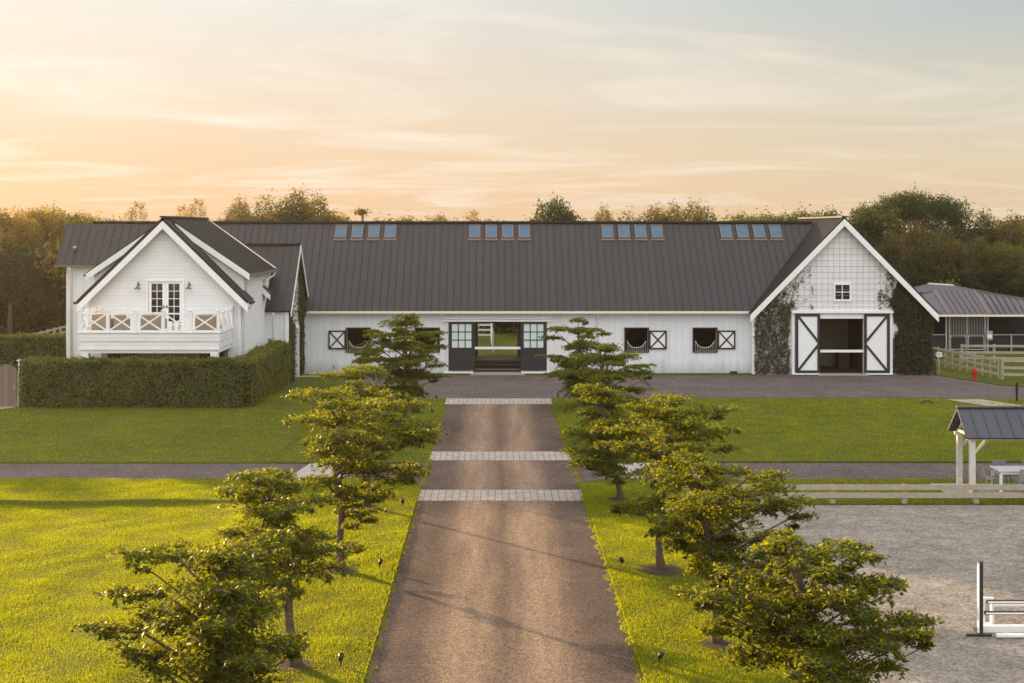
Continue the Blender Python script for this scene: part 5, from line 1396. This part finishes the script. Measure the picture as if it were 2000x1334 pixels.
# path lights
pl = empty('path_light', (0, 0, 0))
b = MB(); b.lathe((0, 0, -.02), [(.012, 0), (.012, .12)], 8); b.build('stake', M['black'], pl)
b = MB(); b.tube([(0, 0, .10), (.03, -.02, .15), (.07, -.05, .22)], [.045, .055, .06], 10); b.build('lamp_head', M['black'], pl, smooth=True)
first = True
for k, (x, y) in enumerate([(665, 1300), (741, 1110), (787, 988), (845, 808), (853, 780), (1090, 778), (1102, 808), (1115, 845), (1215, 1105), (1287, 1295)]):
    o = pl if first else copy_tree(pl); first = False; D = PD(y)
    o.location = (PX(x, D), D, .0); o.rotation_euler = (0, 0, rt.uniform(0, 6))
    side = 'left' if x < 967 else 'right'
    lab = ['small black spotlight on the left verge beside the second near tree', 'small black spotlight on the left verge beside the golden tree', 'small black spotlight on the left verge just before the near paver band',
           'small black spotlight on the left verge below the farthest paver band', 'small black spotlight at the left end of the farthest paver band', 'small black spotlight at the right end of the farthest paver band',
           'small black spotlight on the right verge just below the farthest paver band', 'small black spotlight on the right verge midway between the far paver bands', 'small black spotlight left of the round mulch ring', 'small black spotlight on the right verge at the lower edge'][k]
    tag(o, lab, 'garden light', 'spotlights along the driveway')

# ------------------------------------------------------------------ grey roofed pavilion at the right, behind the paddock fence
root = empty('horse_walker', (33, 101, 0), 'grey metal roofed pavilion with dark screens behind the paddock fences', 'pavilion')
def P3(px, py, Y): return (PX(px, Y), Y, PZ(py, Y))
E1, E2, E3, E4 = P3(1795, 613, 97), P3(1853, 613.5, 97), P3(1932, 614, 97), P3(2110, 614, 97)
T0, T1, T2, T3 = P3(1780, 580, 102), P3(1824, 568, 100.5), P3(1902, 568, 100.5), P3(2110, 616, 98.5)
b = MB()
roof_plane(b, E1, E2, T1, T0, thick=.1, step=.5, rib=.07, ribw=.05); roof_plane(b, E2, E3, T2, T1, thick=.1, step=.45, rib=.06); roof_plane(b, E3, E4, P3(2110, 600, 99), T2, thick=.1, step=.5, rib=.07, ribw=.05)
b.build('roof', M['roof3'], root)
b = MB(); b.bar(E2, T1, .22, .12); b.bar(E3, T2, .22, .12); b.bar(T2, P3(2110, 600, 99), .2, .12); b.bar(T0, T1, .15, .12); b.build('hip_cap', M['flash'], root)
b = MB(); b.box(E1[0], E4[0], 96.86, 96.98, E1[2]-.2, E1[2]-.05); b.build('gutter', M['cream'], root)
cx, cy = PX(1842, 106), 106
U = [P3(1765, 571, 103), P3(1905, 571, 103), P3(1960, 575, 110), P3(1720, 575, 110)]
tp0, tp1 = P3(1813, 554, 106), P3(1862, 557, 106)
b = MB(); b.add([U[0], U[1], U[2], U[3], tp0, tp1], [(0, 1, 5, 4), (1, 2, 5), (2, 3, 4, 5), (3, 0, 4), (3, 2, 1, 0)]); b.build('upper_roof', M['roof2'], root)
b = MB(); b.bar(tp0, tp1, .3, .12); b.build('upper_ridge_cap', M['cream'], root)
b = MB(); b.add([T0, T1, T2, P3(2110, 600, 99), (E4[0], 112, 2.7), (PX(1760, 112), 112, 2.7)], [(0, 1, 2, 3, 4, 5)]); b.build('rear_roof', M['roof2'], root)
b = MB(); b.box(E1[0]+.5, 45, 108, 108.1, 0, 2.7); b.box(28.6, 28.7, 99, 108, 0, 2.7); b.build('inner_screen', M['screen'], root)
b = MB(); b.box(31.5, 45, 97.6, 97.62, 0, 1.2); b.box(PX(1815, 97.6), 31.4, 97.6, 97.62, 0, 1.2); b.build('mesh_screen', M['screen'], root)
for px in (1848, 1854, 1924, 1929):
    x = PX(px, 97.5); b = MB(); b.box(x-.05, x+.05, 97.45, 97.55, 0, 2.75); b.build('post', M['steel'], root)
for px in (1889, 1975, 2040):
    x = PX(px, 97.5); b = MB(); b.box(x-.045, x+.045, 97.45, 97.54, 0, 2.75 if px == 1889 else 1.25); b.build('post', M['steel'], root)
b = MB(); b.box(PX(1815, 97.5), PX(1848, 97.5), 97.46, 97.52, 1.18, 1.24); b.box(PX(1940, 97.5), PX(2100, 97.5), 97.46, 97.52, 1.18, 1.24); b.build('rail', M['steel'], root)
for pa, pb in ((1856, 1887), (1891, 1922)):
    xa, xb = PX(pa, 97.4), PX(pb, 97.4); b = MB(); k = 10
    b.box(xa, xb, 97.38, 97.43, 1.05, 1.2); b.box(xa, xb, 97.38, 97.43, .1, .18)
    b.box(xa, xa+.05, 97.385, 97.425, .18, 1.05); b.box(xb-.05, xb, 97.385, 97.425, .18, 1.05)
    for i in range(k+1): b.box(xa+(xb-xa)*i/k-.012, xa+(xb-xa)*i/k+.012, 97.39, 97.42, 1.2, 2.55)
    g_ = b.build('walker_gate', M['steel'], root)
    b = MB(); b.box(xa+.12, xb-.12, 97.36, 97.378, 1.09, 1.16); b.box(xa, xb, 97.44, 97.45, .18, 1.05); b.build('gate_panel', M['screen'], g_)
x = PX(1936, 96.9); b = MB(); b.box(x-.22, x+.22, 97.2, 97.3, .85, 1.5); b.build('control_box', M['steel'], root)
b = MB(); b.box(x-.16, x+.16, 97.18, 97.199, 1.0, 1.25); b.build('box_label', M['white'], root)

# ------------------------------------------------------------------ evening haze
hm = bpy.data.materials.new('haze_air'); hm.use_nodes = True
t = hm.node_tree; t.nodes.remove(t.nodes['Principled BSDF'])
pv_ = N('ShaderNodeVolumePrincipled', t); pv_.inputs['Color'].default_value = (1.0, .88, .70, 1)
pv_.inputs['Density'].default_value = .00017; pv_.inputs['Anisotropy'].default_value = .62
t.links.new(pv_.outputs[0], t.nodes['Material Output'].inputs['Volume'])
hz = MB(); hz.box(-135, 110, -70, 190, -1.6, 15.5)
tag(hz.build('haze', hm), kind='stuff')
